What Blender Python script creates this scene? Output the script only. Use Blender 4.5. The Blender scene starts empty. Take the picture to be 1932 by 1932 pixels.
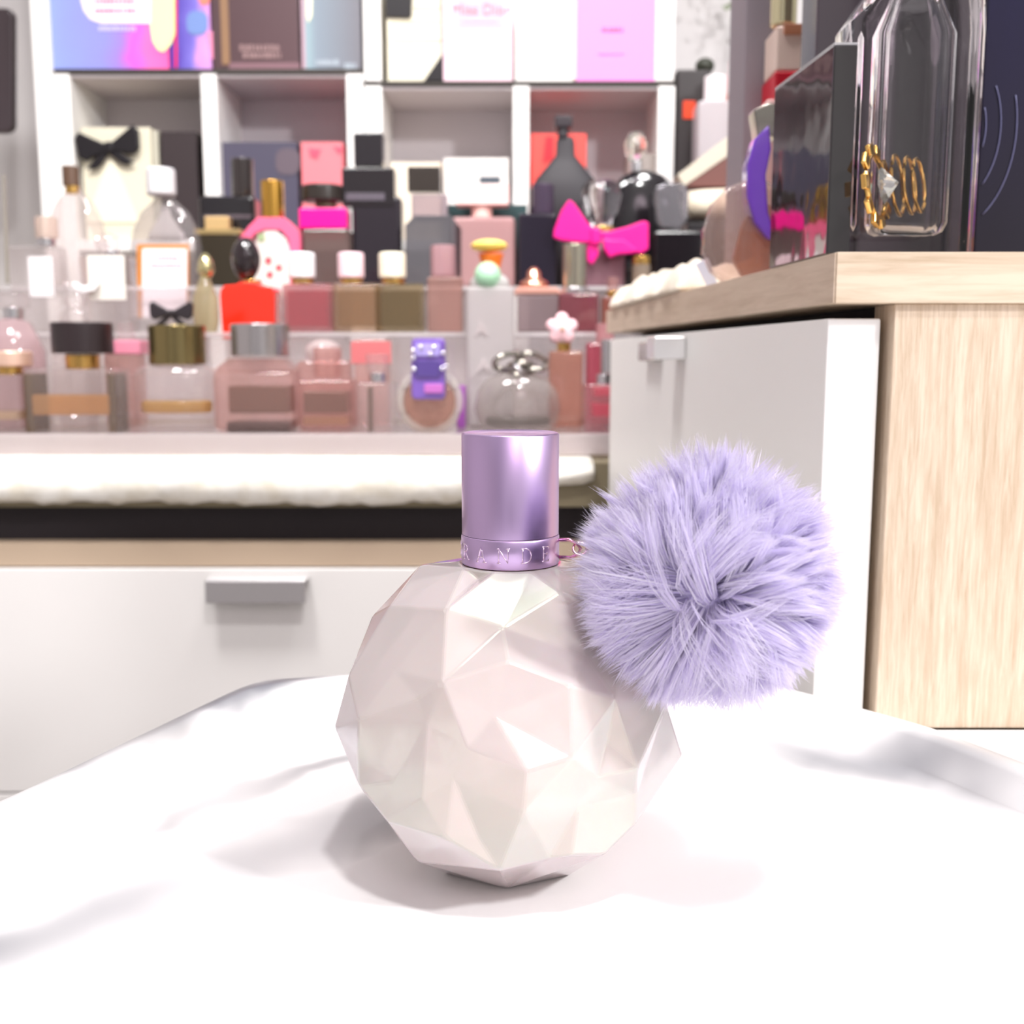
import bpy, bmesh, math, random
import numpy as np
from mathutils import Vector, Matrix
random.seed(7)
rng = np.random.default_rng(11)
SC = bpy.context.scene
COL = SC.collection
PI = math.pi
# ------------------------------------------------------------------ camera
F = 2072.0; PITCH = math.radians(8.0); CP, SP = math.cos(PITCH), math.sin(PITCH)
CZ = 1.0
cam = bpy.data.cameras.new('camera'); camo = bpy.data.objects.new('camera', cam); COL.objects.link(camo)
camo.location = (0, 0, CZ); camo.rotation_euler = (PI/2-PITCH, 0, 0)
cam.sensor_width = 36; cam.lens = 36*F/1932; cam.clip_start = 0.01; cam.clip_end = 50
cam.dof.use_dof = True; cam.dof.focus_distance = 0.262; cam.dof.aperture_fstop = 20.0; cam.dof.aperture_blades = 0
SC.camera = camo
# ------------------------------------------------------------------ view, world, lights
SC.view_settings.view_transform = 'Standard'; SC.view_settings.look = 'None'
SC.view_settings.exposure = 0.0; SC.view_settings.gamma = 1.0; SC.view_settings.use_curve_mapping = False
SC.cycles.use_denoising = True
SC.cycles.max_bounces = 14; SC.cycles.transparent_max_bounces = 40; SC.cycles.transmission_bounces = 12
SC.cycles.sample_clamp_indirect = 6; SC.cycles.caustics_refractive = False; SC.cycles.caustics_reflective = False
w = bpy.data.worlds.new('shop_light'); SC.world = w; w.use_nodes = True
nt = w.node_tree; bg = nt.nodes['Background']
tc = nt.nodes.new('ShaderNodeTexCoord')
sep = nt.nodes.new('ShaderNodeSeparateXYZ'); nt.links.new(tc.outputs['Generated'], sep.inputs[0])
mp = nt.nodes.new('ShaderNodeMapping'); nt.links.new(tc.outputs['Generated'], mp.inputs[0])
mp.inputs['Scale'].default_value = (2.2, 2.2, 0.7); mp.inputs['Location'].default_value = (0.35, 0.1, 0)
nz = nt.nodes.new('ShaderNodeTexNoise'); nz.inputs['Scale'].default_value = 1.5; nz.inputs['Detail'].default_value = 1.5
nt.links.new(mp.outputs[0], nz.inputs['Vector'])
cr = nt.nodes.new('ShaderNodeValToRGB'); nt.links.new(nz.outputs['Fac'], cr.inputs[0])
cr.color_ramp.elements[0].position = 0.40; cr.color_ramp.elements[0].color = (0.42, 0.38, 0.42, 1)
cr.color_ramp.elements[1].position = 0.60; cr.color_ramp.elements[1].color = (1.0, 0.98, 0.96, 1)
nt.links.new(cr.outputs[0], bg.inputs[0]); bg.inputs[1].default_value = 0.76

def area(name, loc, target, size, power, color=(1, 1, 1), spread=180):
    l = bpy.data.lights.new(name, 'AREA'); l.shape = 'DISK'; l.size = size; l.energy = power; l.color = color; l.spread = math.radians(spread)
    o = bpy.data.objects.new(name, l); COL.objects.link(o); o.location = (loc[0], loc[1], loc[2]+CZ)
    d = Vector((target[0], target[1], target[2]+CZ))-Vector(o.location)
    o.rotation_euler = d.to_track_quat('-Z', 'Y').to_euler(); return o
area('ceiling_spot', (0.18, -0.22, 1.25), (0.0, 0.27, -0.12), 0.12, 10.5, (1, 0.98, 0.97))
area('ceiling_spot', (1.00, -0.30, 0.78), (0.0, 0.27, -0.12), 0.12, 15.5, (1, 0.99, 1))
area('ceiling_spot', (-0.12, 0.30, 1.25), (0.05, 0.45, -0.1), 0.10, 1.7, (1, 0.98, 0.96))
area('facet_highlight_light', (0.22, -0.64, 0.74), (0.0, 0.24, -0.09), 0.40, 1.5, (1, 0.78, 0.90))  # added pink light, placed so a front facet of the bottle mirrors it
area('facet_highlight_light', (0.02, 0.34, 1.15), (0.0, 0.26, -0.06), 0.26, 1.0, (1, 0.84, 0.92))  # added pink disc overhead, mirrored by the bottle's upper facets
area('ceiling_spot', (-0.35, 0.40, 1.1), (-0.25, 1.02, 0.0), 0.25, 3.2, (1, 0.98, 0.97), 75)
area('ceiling_spot', (0.25, 0.50, 1.15), (0.08, 1.08, 0.05), 0.25, 2.0, (1, 0.98, 0.97), 75)

# ------------------------------------------------------------------ pixel -> place
def ray(px, py): 
    u = (px-966)/F; v = (966-py)/F
    return u, CP+v*SP, -SP+v*CP
def W(px, py, Y):
    a, b, c = ray(px, py); return Vector((a*Y/b, Y, CZ+c*Y/b))
def Wz(px, py, z):                      # point on the horizontal plane z (relative to the eye)
    a, b, c = ray(px, py); t = z/c; return Vector((a*t, b*t, CZ+z))
def mpp(py, Y):
    return Y/ray(966, py)[1]/F
# ------------------------------------------------------------------ materials
def lin(h):
    if not isinstance(h, str): return tuple(h)+(1,) if len(h) == 3 else tuple(h)
    h = h.lstrip('#'); c = [int(h[i:i+2], 16)/255 for i in (0, 2, 4)]
    return tuple(x/12.92 if x <= 0.04045 else ((x+0.055)/1.055)**2.4 for x in c)+(1,)
MC = {}
def M(col, rough=0.5, metal=0.0, coat=0.0, emit=None, trans=0.0, ior=1.5, sss=0.0, alpha=1.0):
    k = ('p', str(col), rough, metal, coat, trans, ior, sss, alpha)
    if k in MC: return MC[k]
    m = bpy.data.materials.new('surface'); m.use_nodes = True
    p = m.node_tree.nodes['Principled BSDF']
    p.inputs['Base Color'].default_value = lin(col); p.inputs['Roughness'].default_value = rough
    p.inputs['Metallic'].default_value = metal; p.inputs['Coat Weight'].default_value = coat
    p.inputs['Coat Roughness'].default_value = 0.08
    p.inputs['Transmission Weight'].default_value = trans; p.inputs['IOR'].default_value = ior
    p.inputs['Alpha'].default_value = alpha
    if sss: p.inputs['Subsurface Weight'].default_value = sss; p.inputs['Subsurface Scale'].default_value = 0.01
    MC[k] = m; return m
def G(col='#ffffff', haze=0.10, rough=0.03, hazecol=None):
    """thin clear glass / acrylic: tinted see-through, a little milky body, Fresnel gloss"""
    k = ('g', str(col), haze, rough, str(hazecol))
    if k in MC: return MC[k]
    m = bpy.data.materials.new('glass'); m.use_nodes = True; n = m.node_tree; n.nodes.clear()
    out = n.nodes.new('ShaderNodeOutputMaterial'); tr = n.nodes.new('ShaderNodeBsdfTransparent')
    tr.inputs[0].default_value = tuple(x**0.55 for x in lin(col))
    df = n.nodes.new('ShaderNodeBsdfDiffuse'); df.inputs[0].default_value = tuple(x**0.85 for x in lin(hazecol or col))
    tl = n.nodes.new('ShaderNodeBsdfTranslucent'); tl.inputs[0].default_value = tuple(x**0.85 for x in lin(hazecol or col))
    m0 = n.nodes.new('ShaderNodeMixShader'); m0.inputs[0].default_value = 0.5
    n.links.new(df.outputs[0], m0.inputs[1]); n.links.new(tl.outputs[0], m0.inputs[2])
    m1 = n.nodes.new('ShaderNodeMixShader'); m1.inputs[0].default_value = haze
    n.links.new(tr.outputs[0], m1.inputs[1]); n.links.new(m0.outputs[0], m1.inputs[2])
    gl = n.nodes.new('ShaderNodeBsdfGlossy'); gl.inputs['Roughness'].default_value = rough
    lw0 = n.nodes.new('ShaderNodeLayerWeight'); lw0.inputs['Blend'].default_value = 0.5
    pw = n.nodes.new('ShaderNodeMath'); pw.operation = 'POWER'; pw.inputs[1].default_value = 4.0; n.links.new(lw0.outputs['Facing'], pw.inputs[0])
    lw = n.nodes.new('ShaderNodeMath'); lw.operation = 'MULTIPLY_ADD'; lw.inputs[1].default_value = 0.75; lw.inputs[2].default_value = 0.045; n.links.new(pw.outputs[0], lw.inputs[0])
    m2 = n.nodes.new('ShaderNodeMixShader'); n.links.new(lw.outputs[0], m2.inputs[0])
    n.links.new(m1.outputs[0], m2.inputs[1]); n.links.new(gl.outputs[0], m2.inputs[2])
    n.links.new(m2.outputs[0], out.inputs[0]); MC[k] = m; return m
def wood(name, c1, c2, scale, rough=0.55, bump=0.15):
    m = bpy.data.materials.new(name); m.use_nodes = True; n = m.node_tree; p = n.nodes['Principled BSDF']
    t = n.nodes.new('ShaderNodeTexCoord'); mp = n.nodes.new('ShaderNodeMapping'); mp.inputs['Scale'].default_value = scale
    n.links.new(t.outputs['Object'], mp.inputs[0])
    a = n.nodes.new('ShaderNodeTexNoise'); a.inputs['Scale'].default_value = 1; a.inputs['Detail'].default_value = 6; a.inputs['Roughness'].default_value = 0.65
    a.inputs['Distortion'].default_value = 0.5
    n.links.new(mp.outputs[0], a.inputs['Vector'])
    b = n.nodes.new('ShaderNodeTexNoise'); b.inputs['Scale'].default_value = 0.22; b.inputs['Detail'].default_value = 3; n.links.new(mp.outputs[0], b.inputs['Vector'])
    mx = n.nodes.new('ShaderNodeMix'); mx.data_type = 'FLOAT'; mx.inputs[0].default_value = 0.4
    n.links.new(a.outputs['Fac'], mx.inputs[2]); n.links.new(b.outputs['Fac'], mx.inputs[3])
    r = n.nodes.new('ShaderNodeValToRGB'); n.links.new(mx.outputs[0], r.inputs[0])
    r.color_ramp.elements[0].position = 0.36; r.color_ramp.elements[0].color = lin(c1)
    r.color_ramp.elements[1].position = 0.60; r.color_ramp.elements[1].color = lin(c2)
    n.links.new(r.outputs[0], p.inputs['Base Color']); p.inputs['Roughness'].default_value = rough
    bp = n.nodes.new('ShaderNodeBump'); bp.inputs['Strength'].default_value = bump; bp.inputs['Distance'].default_value = 0.0006
    n.links.new(a.outputs['Fac'], bp.inputs['Height']); n.links.new(bp.outputs[0], p.inputs['Normal'])
    return m
def fuzzy(name, c1, c2, scale, dist):
    m = bpy.data.materials.new(name); m.use_nodes = True; n = m.node_tree; p = n.nodes['Principled BSDF']
    t = n.nodes.new('ShaderNodeTexCoord'); a = n.nodes.new('ShaderNodeTexNoise'); a.inputs['Scale'].default_value = scale
    a.inputs['Detail'].default_value = 5; n.links.new(t.outputs['Object'], a.inputs['Vector'])
    r = n.nodes.new('ShaderNodeValToRGB'); n.links.new(a.outputs['Fac'], r.inputs[0])
    r.color_ramp.elements[0].position = 0.35; r.color_ramp.elements[0].color = lin(c1)
    r.color_ramp.elements[1].position = 0.62; r.color_ramp.elements[1].color = lin(c2)
    n.links.new(r.outputs[0], p.inputs['Base Color']); p.inputs['Roughness'].default_value = 0.95
    p.inputs['Sheen Weight'].default_value = 0.3
    bp = n.nodes.new('ShaderNodeBump'); bp.inputs['Strength'].default_value = 0.8; bp.inputs['Distance'].default_value = dist
    n.links.new(a.outputs['Fac'], bp.inputs['Height']); n.links.new(bp.outputs[0], p.inputs['Normal'])
    return m
# ------------------------------------------------------------------ object helpers
def tag(o, label=None, cat=None, group=None, kind=None):
    if label: o['label'] = label
    if cat: o['category'] = cat
    if group: o['group'] = group
    if kind: o['kind'] = kind
    return o
ROOTLOC = {}
def thing(name, label, cat, loc, group=None):
    o = bpy.data.objects.new(name, None); o.empty_display_size = 0.01; COL.objects.link(o); o.location = loc
    ROOTLOC[o] = Vector(loc); return tag(o, label, cat, group)
def mobj(name, verts, faces, mat, parent=None, bevel=0, seg=3, smooth=False, label=None, sub=0):
    base = ROOTLOC.get(parent, Vector((0, 0, 0))) if parent else None
    vs = [Vector(v) for v in verts]
    if base is None:
        n = len(vs); cx = sum(v.x for v in vs)/n; cy = sum(v.y for v in vs)/n; base = Vector((cx, cy, min(v.z for v in vs)))
    me = bpy.data.meshes.new(name); me.from_pydata([v-base for v in vs], [], faces)
    bm = bmesh.new(); bm.from_mesh(me); bmesh.ops.recalc_face_normals(bm, faces=bm.faces[:]); bm.to_mesh(me); bm.free()
    me.materials.append(mat)
    o = bpy.data.objects.new(name, me); COL.objects.link(o)
    if parent: o.parent = parent; ROOTLOC[o] = ROOTLOC[parent]
    else: o.location = base; ROOTLOC[o] = base
    if smooth or bevel: me.polygons.foreach_set('use_smooth', [True]*len(me.polygons))
    if bevel:
        b = o.modifiers.new('bevel', 'BEVEL'); b.width = bevel; b.segments = seg; b.limit_method = 'ANGLE'; b.angle_limit = math.radians(40)
        b.harden_normals = False
        wn = o.modifiers.new('normals', 'WEIGHTED_NORMAL'); wn.keep_sharp = True
    if sub:
        s = o.modifiers.new('sub', 'SUBSURF'); s.levels = sub; s.render_levels = sub
    if label: o['label'] = label
    return o
def boxv(x0, x1, y0, y1, z0, z1):
    v = [(x, y, z) for z in (z0, z1) for y in (y0, y1) for x in (x0, x1)]
    f = [(0, 1, 3, 2), (4, 6, 7, 5), (0, 4, 5, 1), (2, 3, 7, 6), (0, 2, 6, 4), (1, 5, 7, 3)]
    return v, f
def box(name, x0, x1, y0, y1, z0, z1, mat, parent=None, bevel=0.0005, **k):
    v, f = boxv(x0, x1, y0, y1, z0, z1); return mobj(name, v, f, mat, parent, bevel, **k)
def latv(cx, cy, prof, n=40, sx=1, sy=1):
    v = []; f = []
    for r, z in prof:
        for i in range(n):
            a = 2*PI*i/n; v.append((cx+r*sx*math.cos(a), cy+r*sy*math.sin(a), z))
    for k in range(len(prof)-1):
        for i in range(n):
            j = (i+1) % n; f.append((k*n+i, k*n+j, (k+1)*n+j, (k+1)*n+i))
    f.append(tuple(range(n))[::-1]); f.append(tuple((len(prof)-1)*n+i for i in range(n)))
    return v, f
def tubev(pts, r, n=10, closed=False):
    pts = [Vector(p) for p in pts]; v = []; f = []; N = len(pts)
    for i, p in enumerate(pts):
        a = pts[(i-1) % N] if (i or closed) else p; b = pts[(i+1) % N] if (i < N-1 or closed) else p
        t = (b-a).normalized(); up = Vector((0, 0, 1)) if abs(t.z) < 0.9 else Vector((0, 1, 0))
        s = t.cross(up).normalized(); u = s.cross(t)
        rr = r[i] if isinstance(r, (list, tuple)) else r
        for k in range(n):
            q = 2*PI*k/n; v.append(p+(s*math.cos(q)+u*math.sin(q))*rr)
    for i in range(N if closed else N-1):
        for k in range(n):
            a = i*n+k; b = i*n+(k+1) % n; c = ((i+1) % N)*n+(k+1) % n; d = ((i+1) % N)*n+k; f.append((a, b, c, d))
    if not closed: f.append(tuple(range(n))[::-1]); f.append(tuple((N-1)*n+k for k in range(n)))
    return v, f
def prism(name, pts, Y, d, mat, parent=None, bevel=0.0004, **k):
    """outline given as pixels at distance Y, extruded back by d"""
    q = [W(x, y, Y) for x, y in pts]; n = len(q)
    v = [tuple(p) for p in q]+[(p.x, p.y+d, p.z) for p in q]
    f = [tuple(range(n)), tuple(range(n, 2*n))[::-1]]+[(i, (i+1) % n, n+(i+1) % n, n+i) for i in range(n)]
    return mobj(name, v, f, mat, parent, bevel, **k)
def rrect(x0, y0, x1, y1, r, n=5):
    p = []
    for cx, cy, a0 in ((x1-r, y0+r, -90), (x1-r, y1-r, 0), (x0+r, y1-r, 90), (x0+r, y0+r, 180)):
        for i in range(n+1):
            a = math.radians(a0+90*i/n); p.append((cx+r*math.cos(a), cy+r*math.sin(a)))
    return p
def ell(name, px, py, rx, ry, Y, d, mat, parent=None):
    c = W(px, py, Y); m = mpp(py, Y); v, f = latv(0, 0, [(math.sin(PI*i/16), -math.cos(PI*i/16)) for i in range(17)][1:-1], 28)
    v = [(c.x+a*rx*m, c.y+b*d, c.z+e*ry*m) for a, b, e in v]
    return mobj(name, v, f, mat, parent, smooth=True)
def partbuild(T, s, zb, Y):
    """one part of a small item: (name, kind, (x0,y0,x1,y1), depth, material, options)"""
    name, kind, b, d, mat = s[:5]; o = s[5] if len(s) > 5 else {}
    par = o.get('parent', T); lab = o.get('label')
    yo = o.get('dy', 0.0); yy = Y+yo
    if kind == 'P': return prism(name, b, yy, d, mat, par, o.get('bevel', 0.0006), label=lab)
    x0, y0, x1, y1 = b; m = mpp((y0+y1)/2, yy)
    cx = (x0+x1)/2; wd = (x1-x0)*m
    zt = W(cx, y0, yy).z; z0 = zb if o.get('base') else W(cx, y1, yy).z; xc = W(cx, (y0+y1)/2, yy).x
    if kind == 'B':
        return box(name, xc-wd/2, xc+wd/2, yy, yy+d, z0, zt, mat, par, o.get('bevel', min(wd, zt-z0)*0.08), label=lab)
    yc = Y+o.get('cy', 0.0)
    if kind == 'C':
        v, f = latv(xc, yc, [(wd/2, z0), (wd/2, zt)], o.get('n', 36), 1, o.get('sy', 1))
        return mobj(name, v, f, mat, par, o.get('bevel', wd*0.05), label=lab)
    if kind == 'L':
        pr = [(r*wd/2, z0+h*(zt-z0)) for r, h in o['prof']]
        v, f = latv(xc, yc, pr, 40, 1, o.get('sy', 1))
        return mobj(name, v, f, mat, par, smooth=True, label=lab)
    if kind == 'E':
        return ell(name, cx, (y0+y1)/2, (x1-x0)/2, (y1-y0)/2, yc, d, mat, par)
def item(name, label, cat, Y, zb, parts, group=None):
    xs = []
    for s in parts:
        if s[1] != 'P': xs = [s[2][0], s[2][2]]; break
        xs = [min(p[0] for p in s[2]), max(p[0] for p in s[2])]; break
    loc = (W(sum(xs)/2, 600, Y).x, Y, zb)
    if cat == 'perfume bottle' and group is None:
        group = {T1: 'bottles on the lowest acrylic step', T2: 'bottles on the middle acrylic step', T3: 'bottles on the top acrylic step'}.get(zb)
    T = thing(name, label, cat, loc, group)
    last = None
    for s in parts:
        if len(s) > 5 and s[5].get('sub'): s[5]['parent'] = last; partbuild(T, s, zb, Y)
        else: last = partbuild(T, s, zb, Y)
    return T
def text(name, s, px, py, hpx, Y, mat, parent, extr=0.0003, align='CENTER', rot=0):
    c = bpy.data.curves.new('t', 'FONT'); c.body = s; c.size = hpx*mpp(py, Y)*1.4; c.extrude = extr; c.align_x = align; c.align_y = 'CENTER'
    o = bpy.data.objects.new('t', c); COL.objects.link(o); dg = bpy.context.evaluated_depsgraph_get(); dg.update()
    me = bpy.data.meshes.new_from_object(o.evaluated_get(dg)); bpy.data.objects.remove(o)
    p = W(px, py, Y); me.transform(Matrix.Translation(p-ROOTLOC[parent]) @ Matrix.Rotation(rot, 4, 'Y') @ Matrix.Rotation(PI/2, 4, 'X'))
    me.materials.clear(); me.materials.append(mat); me.name = name
    q = bpy.data.objects.new(name, me); COL.objects.link(q); q.parent = parent; ROOTLOC[q] = ROOTLOC[parent]; return q
# common colours
WHITE = M('#f6f5f3', 0.45); GREYW = M('#e9e6e6', 0.45); BLACK = M('#151015', 0.35); BLKG = M('#161216', 0.12, coat=0.5)
GOLD = M('#d9ad62', 0.22, 1.0); SILVER = M('#d8d6d8', 0.2, 1.0); ROSE = M('#e8a68c', 0.25, 1.0)
WOODV = wood('oak_vertical', '#bba48a', '#dbc9b4', (950, 950, 55), 0.55, 0.35)
WOODH = wood('oak_horizontal', '#b9a389', '#dac8b2', (26, 26, 420), 0.5, 0.2)
WOODD = wood('oak_horizontal_side', '#c2ad97', '#d9c6b2', (90, 26, 420), 0.5, 0.2)
# ------------------------------------------------------------------ room
def struct(name, *a, **k):
    o = box(name, *a, **k); o['kind'] = 'structure'; return o
struct('floor', -3, 3, -2.5, 2.0, -0.05, 0.0, M('#c9c4bf', 0.5), bevel=0)
struct('wall_back', -3, 3, 1.45, 1.5, 0.0, 2.6, M('#dedada', 0.7), bevel=0)
struct('wall_left', -1.65, -1.6, -2.5, 1.45, 0.0, 2.6, M('#dcd7d7', 0.7), bevel=0)
# ------------------------------------------------------------------ white table and tray
ZT = -0.1193
TB = thing('white_table', 'white table whose corner shows under the tray, below the pale wood end panel', 'table', (0.1, 0.1, 0))
box('table_top', -0.085, 0.60, -0.25, 0.3555, CZ-0.148, CZ-0.1237, M('#fbfafa', 0.4), TB, 0.001)
for sx in (-0.06, 0.57):
    for sy in (-0.22, 0.32):
        box('leg', sx-0.02, sx+0.02, sy-0.02, sy+0.02, 0.0, CZ-0.148, M('#fbfafa', 0.4), TB, 0.001)
def tray():
    zr = -0.108
    L = [Wz(480, 1283, zr), Wz(660, 1271, zr)]; R = [Wz(1405, 1279, zr), Wz(1510, 1303, zr), Wz(1768, 1374, zr), Wz(1932, 1437, zr)]
    P = [Wz(0, 1511, zr), Wz(240, 1397, zr), *L, Vector((0.0, L[1].y+0.004, 0)), *R]
    P = [(p.x, p.y) for p in P]
    P += [(0.185, 0.20), (0.185, 0.0), (0.10, -0.12), (-0.10, -0.12), (-0.175, 0.0), (-0.172, 0.17)]
    # resample round the outline, softened corners
    pts = []
    n = len(P)
    for i in range(n):
        a, b = Vector(P[i]), Vector(P[(i+1) % n])
        for k in range(8): pts.append(a.lerp(b, k/8))
    for _ in range(3):
        pts = [(pts[i-1]+pts[i]*2+pts[(i+1) % len(pts)])/4 for i in range(len(pts))]
    N = len(pts)
    nor = []
    for i in range(N):
        t = (pts[(i+2) % N]-pts[i-2]).normalized(); nn = Vector((-t.y, t.x)); 
        if nn.dot(pts[i]-Vector((0, 0.15))) < 0: nn = -nn
        nor.append(nn)
    rings = [(0.006, -0.1236), (-0.001, -0.1215), (0.0, zr-0.0006), (0.0008, zr), (0.006, zr+0.0002), (0.0085, zr-0.0012), (0.0125, -0.1165), (0.017, -0.1190), (0.025, ZT), (0.05, ZT)]
    v = []; f = []
    for off, z in rings:
        for i in range(N):
            q = pts[i].lerp(Vector((0.0, 0.14)), off/0.20); v.append((q.x, q.y, CZ+z))
    for r in range(len(rings)-1):
        for i in range(N):
            j = (i+1) % N; f.append((r*N+i, r*N+j, (r+1)*N+j, (r+1)*N+i))
    f.append(tuple((len(rings)-1)*N+i for i in range(N))); f.append(tuple(range(N))[::-1])
    m = bpy.data.materials.new('white_marble'); m.use_nodes = True; n_ = m.node_tree; p = n_.nodes['Principled BSDF']
    ge = n_.nodes.new('ShaderNodeNewGeometry'); fac = None
    def mth(op, a_, b_=None, c_=None):
        q = n_.nodes.new('ShaderNodeMath'); q.operation = op
        for k_, x_ in enumerate((a_, b_, c_)):
            if x_ is None: continue
            if isinstance(x_, (int, float)): q.inputs[k_].default_value = x_
            else: n_.links.new(x_, q.inputs[k_])
        return q.outputs[0]
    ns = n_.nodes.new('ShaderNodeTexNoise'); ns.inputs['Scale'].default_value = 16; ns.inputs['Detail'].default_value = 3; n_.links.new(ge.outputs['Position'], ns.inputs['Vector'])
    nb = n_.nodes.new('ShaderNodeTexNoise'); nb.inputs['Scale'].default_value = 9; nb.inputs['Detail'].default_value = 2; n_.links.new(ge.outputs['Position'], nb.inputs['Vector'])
    # grey veins plus painted left shadow and rim shade (direction, place, half width, strength)
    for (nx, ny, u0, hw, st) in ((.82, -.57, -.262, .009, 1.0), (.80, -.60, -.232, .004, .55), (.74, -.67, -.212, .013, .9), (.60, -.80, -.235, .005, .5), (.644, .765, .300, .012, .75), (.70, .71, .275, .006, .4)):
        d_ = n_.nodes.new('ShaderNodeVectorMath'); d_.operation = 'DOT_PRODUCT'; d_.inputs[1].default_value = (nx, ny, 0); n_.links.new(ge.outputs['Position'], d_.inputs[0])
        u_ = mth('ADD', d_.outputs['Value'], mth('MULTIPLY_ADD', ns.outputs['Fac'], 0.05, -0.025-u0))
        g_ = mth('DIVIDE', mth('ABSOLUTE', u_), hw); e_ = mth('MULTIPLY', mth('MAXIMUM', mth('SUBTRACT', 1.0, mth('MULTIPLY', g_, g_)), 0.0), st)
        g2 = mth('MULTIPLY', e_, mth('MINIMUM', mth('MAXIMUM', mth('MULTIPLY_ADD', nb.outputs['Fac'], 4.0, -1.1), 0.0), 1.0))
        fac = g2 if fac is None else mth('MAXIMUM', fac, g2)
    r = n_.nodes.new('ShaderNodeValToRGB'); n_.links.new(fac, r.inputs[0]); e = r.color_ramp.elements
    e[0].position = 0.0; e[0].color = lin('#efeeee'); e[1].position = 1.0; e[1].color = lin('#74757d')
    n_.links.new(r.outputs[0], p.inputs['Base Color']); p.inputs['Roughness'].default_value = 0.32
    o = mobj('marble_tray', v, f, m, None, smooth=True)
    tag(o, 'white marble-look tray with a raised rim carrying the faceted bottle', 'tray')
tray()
# ------------------------------------------------------------------ the faceted bottle
BC = Vector((-0.0007, 0.2534, CZ-0.0868)); BR = 0.0412
def faceted():
    T = thing('perfume_bottle', 'pearly white faceted globe perfume bottle with lilac metal cap, on the tray', 'perfume bottle', (BC.x, BC.y, CZ+ZT))
    cr = [(650,345,1.0),(930,400,.965),(965,610,1.0),(1225,260,1.0),(955,165,.98),(630,715,1.0),(1275,730,1.0),(885,885,.96),(1060,1170,1.0),
          (1290,1100,1.0),(1505,800,1.0),(1505,1035,.962),(1620,1155,1.0),(1040,1370,1.005),(660,1235,.96),(515,920,.965),(205,905,1.0),(345,640,.965),
          (365,330,1.0),(190,1090,.99),(335,1240,.965),(350,1420,1.0),(650,1510,1.0),(920,1670,1.0),(1350,1400,.96),(1290,1600,.99),(1450,1590,1.0),
          (1605,1440,1.0),(1640,1300,.98),(1835,1085,1.01),(1765,830,1.0),(92,945,1.01),(155,680,1.0),(275,380,1.0),(520,120,1.0),(480,1655,.98),
          (205,1240,1.0),(1530,560,1.0),(1700,620,1.0),(1440,330,1.0),(1560,340,1.0),(1400,130,1.0),(1180,1640,.98),(800,150,.97),
          (480,790,.975),(740,1060,.965),(500,1330,.975),(800,1530,.975),(1450,1215,.97),(1390,560,.965)]
    dirs = []; rad = []
    def add(n, r, tol=0.16):
        n = n.normalized()
        if all((n-d).length > tol for d in dirs): dirs.append(n); rad.append(r)
    O = Vector((0, 0, CZ))
    for i in range(9):
        a = 2*PI*(i+0.35)/9; dirs.append(Vector((math.cos(a)*0.0122, math.sin(a)*0.0122, 0.0392)).normalized()); rad.append(0.0411)
    for i in range(7):
        a = 2*PI*(i+0.22)/7; q = Vector((math.cos(a)*0.0185, math.sin(a)*0.0185, -0.0325)); dirs.append(q.normalized()); rad.append(q.length)
    for cx, cy, s in cr:
        a, b, c = ray(600+cx/2.6833, 1020+cy/2.6833); d = Vector((a, b, c)).normalized()
        oc = O-BC; B = oc.dot(d); D = B*B-(oc.length_squared-BR*BR)
        if D > 0: p = O+d*(-B-math.sqrt(D)); add(p-BC, BR*s, 0.085)
        else: p = O+d*(-B); add(p-BC, (p-BC).length*s, 0.1)
    front = [(d.copy(), r) for d, r in zip(dirs[16:], rad[16:])]
    for d, r in front: add(Vector((-d.x, -d.y, d.z)), min(r, BR), 0.3)
    bm = bmesh.new(); vs = [bm.verts.new(d) for d in dirs]; idx = {v: i for i, v in enumerate(vs)}
    res = bmesh.ops.convex_hull(bm, input=vs); 
    for v in vs:
        i = idx[v]; q = rad[i]/BR; q = q if (i < 16 or q >= .99) else 1-(1-q)*1.9
        v.co = dirs[i]*(q*BR if i >= 16 else rad[i])
        if 9 <= i < 16: v.co.z = -0.0325
        v.co = BC+v.co
    
    bm.verts.index_update()
    V = [tuple(v.co) for v in bm.verts]; Fc = [tuple(v.index for v in f.verts) for f in bm.faces]; bm.free()
    m = bpy.data.materials.new('pearl_glass'); m.use_nodes = True; n = m.node_tree; p = n.nodes['Principled BSDF']
    p.inputs['Base Color'].default_value = lin('#ebe5de'); p.inputs['Roughness'].default_value = 0.16
    p.inputs['Subsurface Weight'].default_value = 0.12; p.inputs['Subsurface Scale'].default_value = 0.012
    p.inputs['Transmission Weight'].default_value = 0.3; p.inputs['IOR'].default_value = 1.55
    p.inputs['Thin Film Thickness'].default_value = 420; p.inputs['Thin Film IOR'].default_value = 1.7
    p.inputs['Coat Weight'].default_value = 1.0; p.inputs['Coat Roughness'].default_value = 0.05; p.inputs['Coat Tint'].default_value = (1, .93, .97, 1)
    body = mobj('glass_body', V, Fc, m, T)
    bv = body.modifiers.new('bevel', 'BEVEL'); bv.width = 0.0005; bv.segments = 2; bv.limit_method = 'ANGLE'; bv.angle_limit = math.radians(3)
    # cap and collar
    lil = bpy.data.materials.new('lilac_metal'); lil.use_nodes = True; p = lil.node_tree.nodes['Principled BSDF']
    p.inputs['Base Color'].default_value = lin('#cfb4df'); p.inputs['Metallic'].default_value = 1; p.inputs['Roughness'].default_value = 0.31
    p.inputs['Anisotropic'].default_value = 0.3
    cx, cy = -0.0004, BC.y
    R = 0.01128; zt, zb = CZ-0.0170, CZ-0.0405
    v, f = latv(cx, cy, [(R, zb), (R, zt-0.0004), (R-0.0003, zt-0.0001), (R-0.0007, zt), (R-0.0012, zt-0.0003), (R*0.6, zt-0.0006), (R*0.2, zt-0.0006)], 96)
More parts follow.
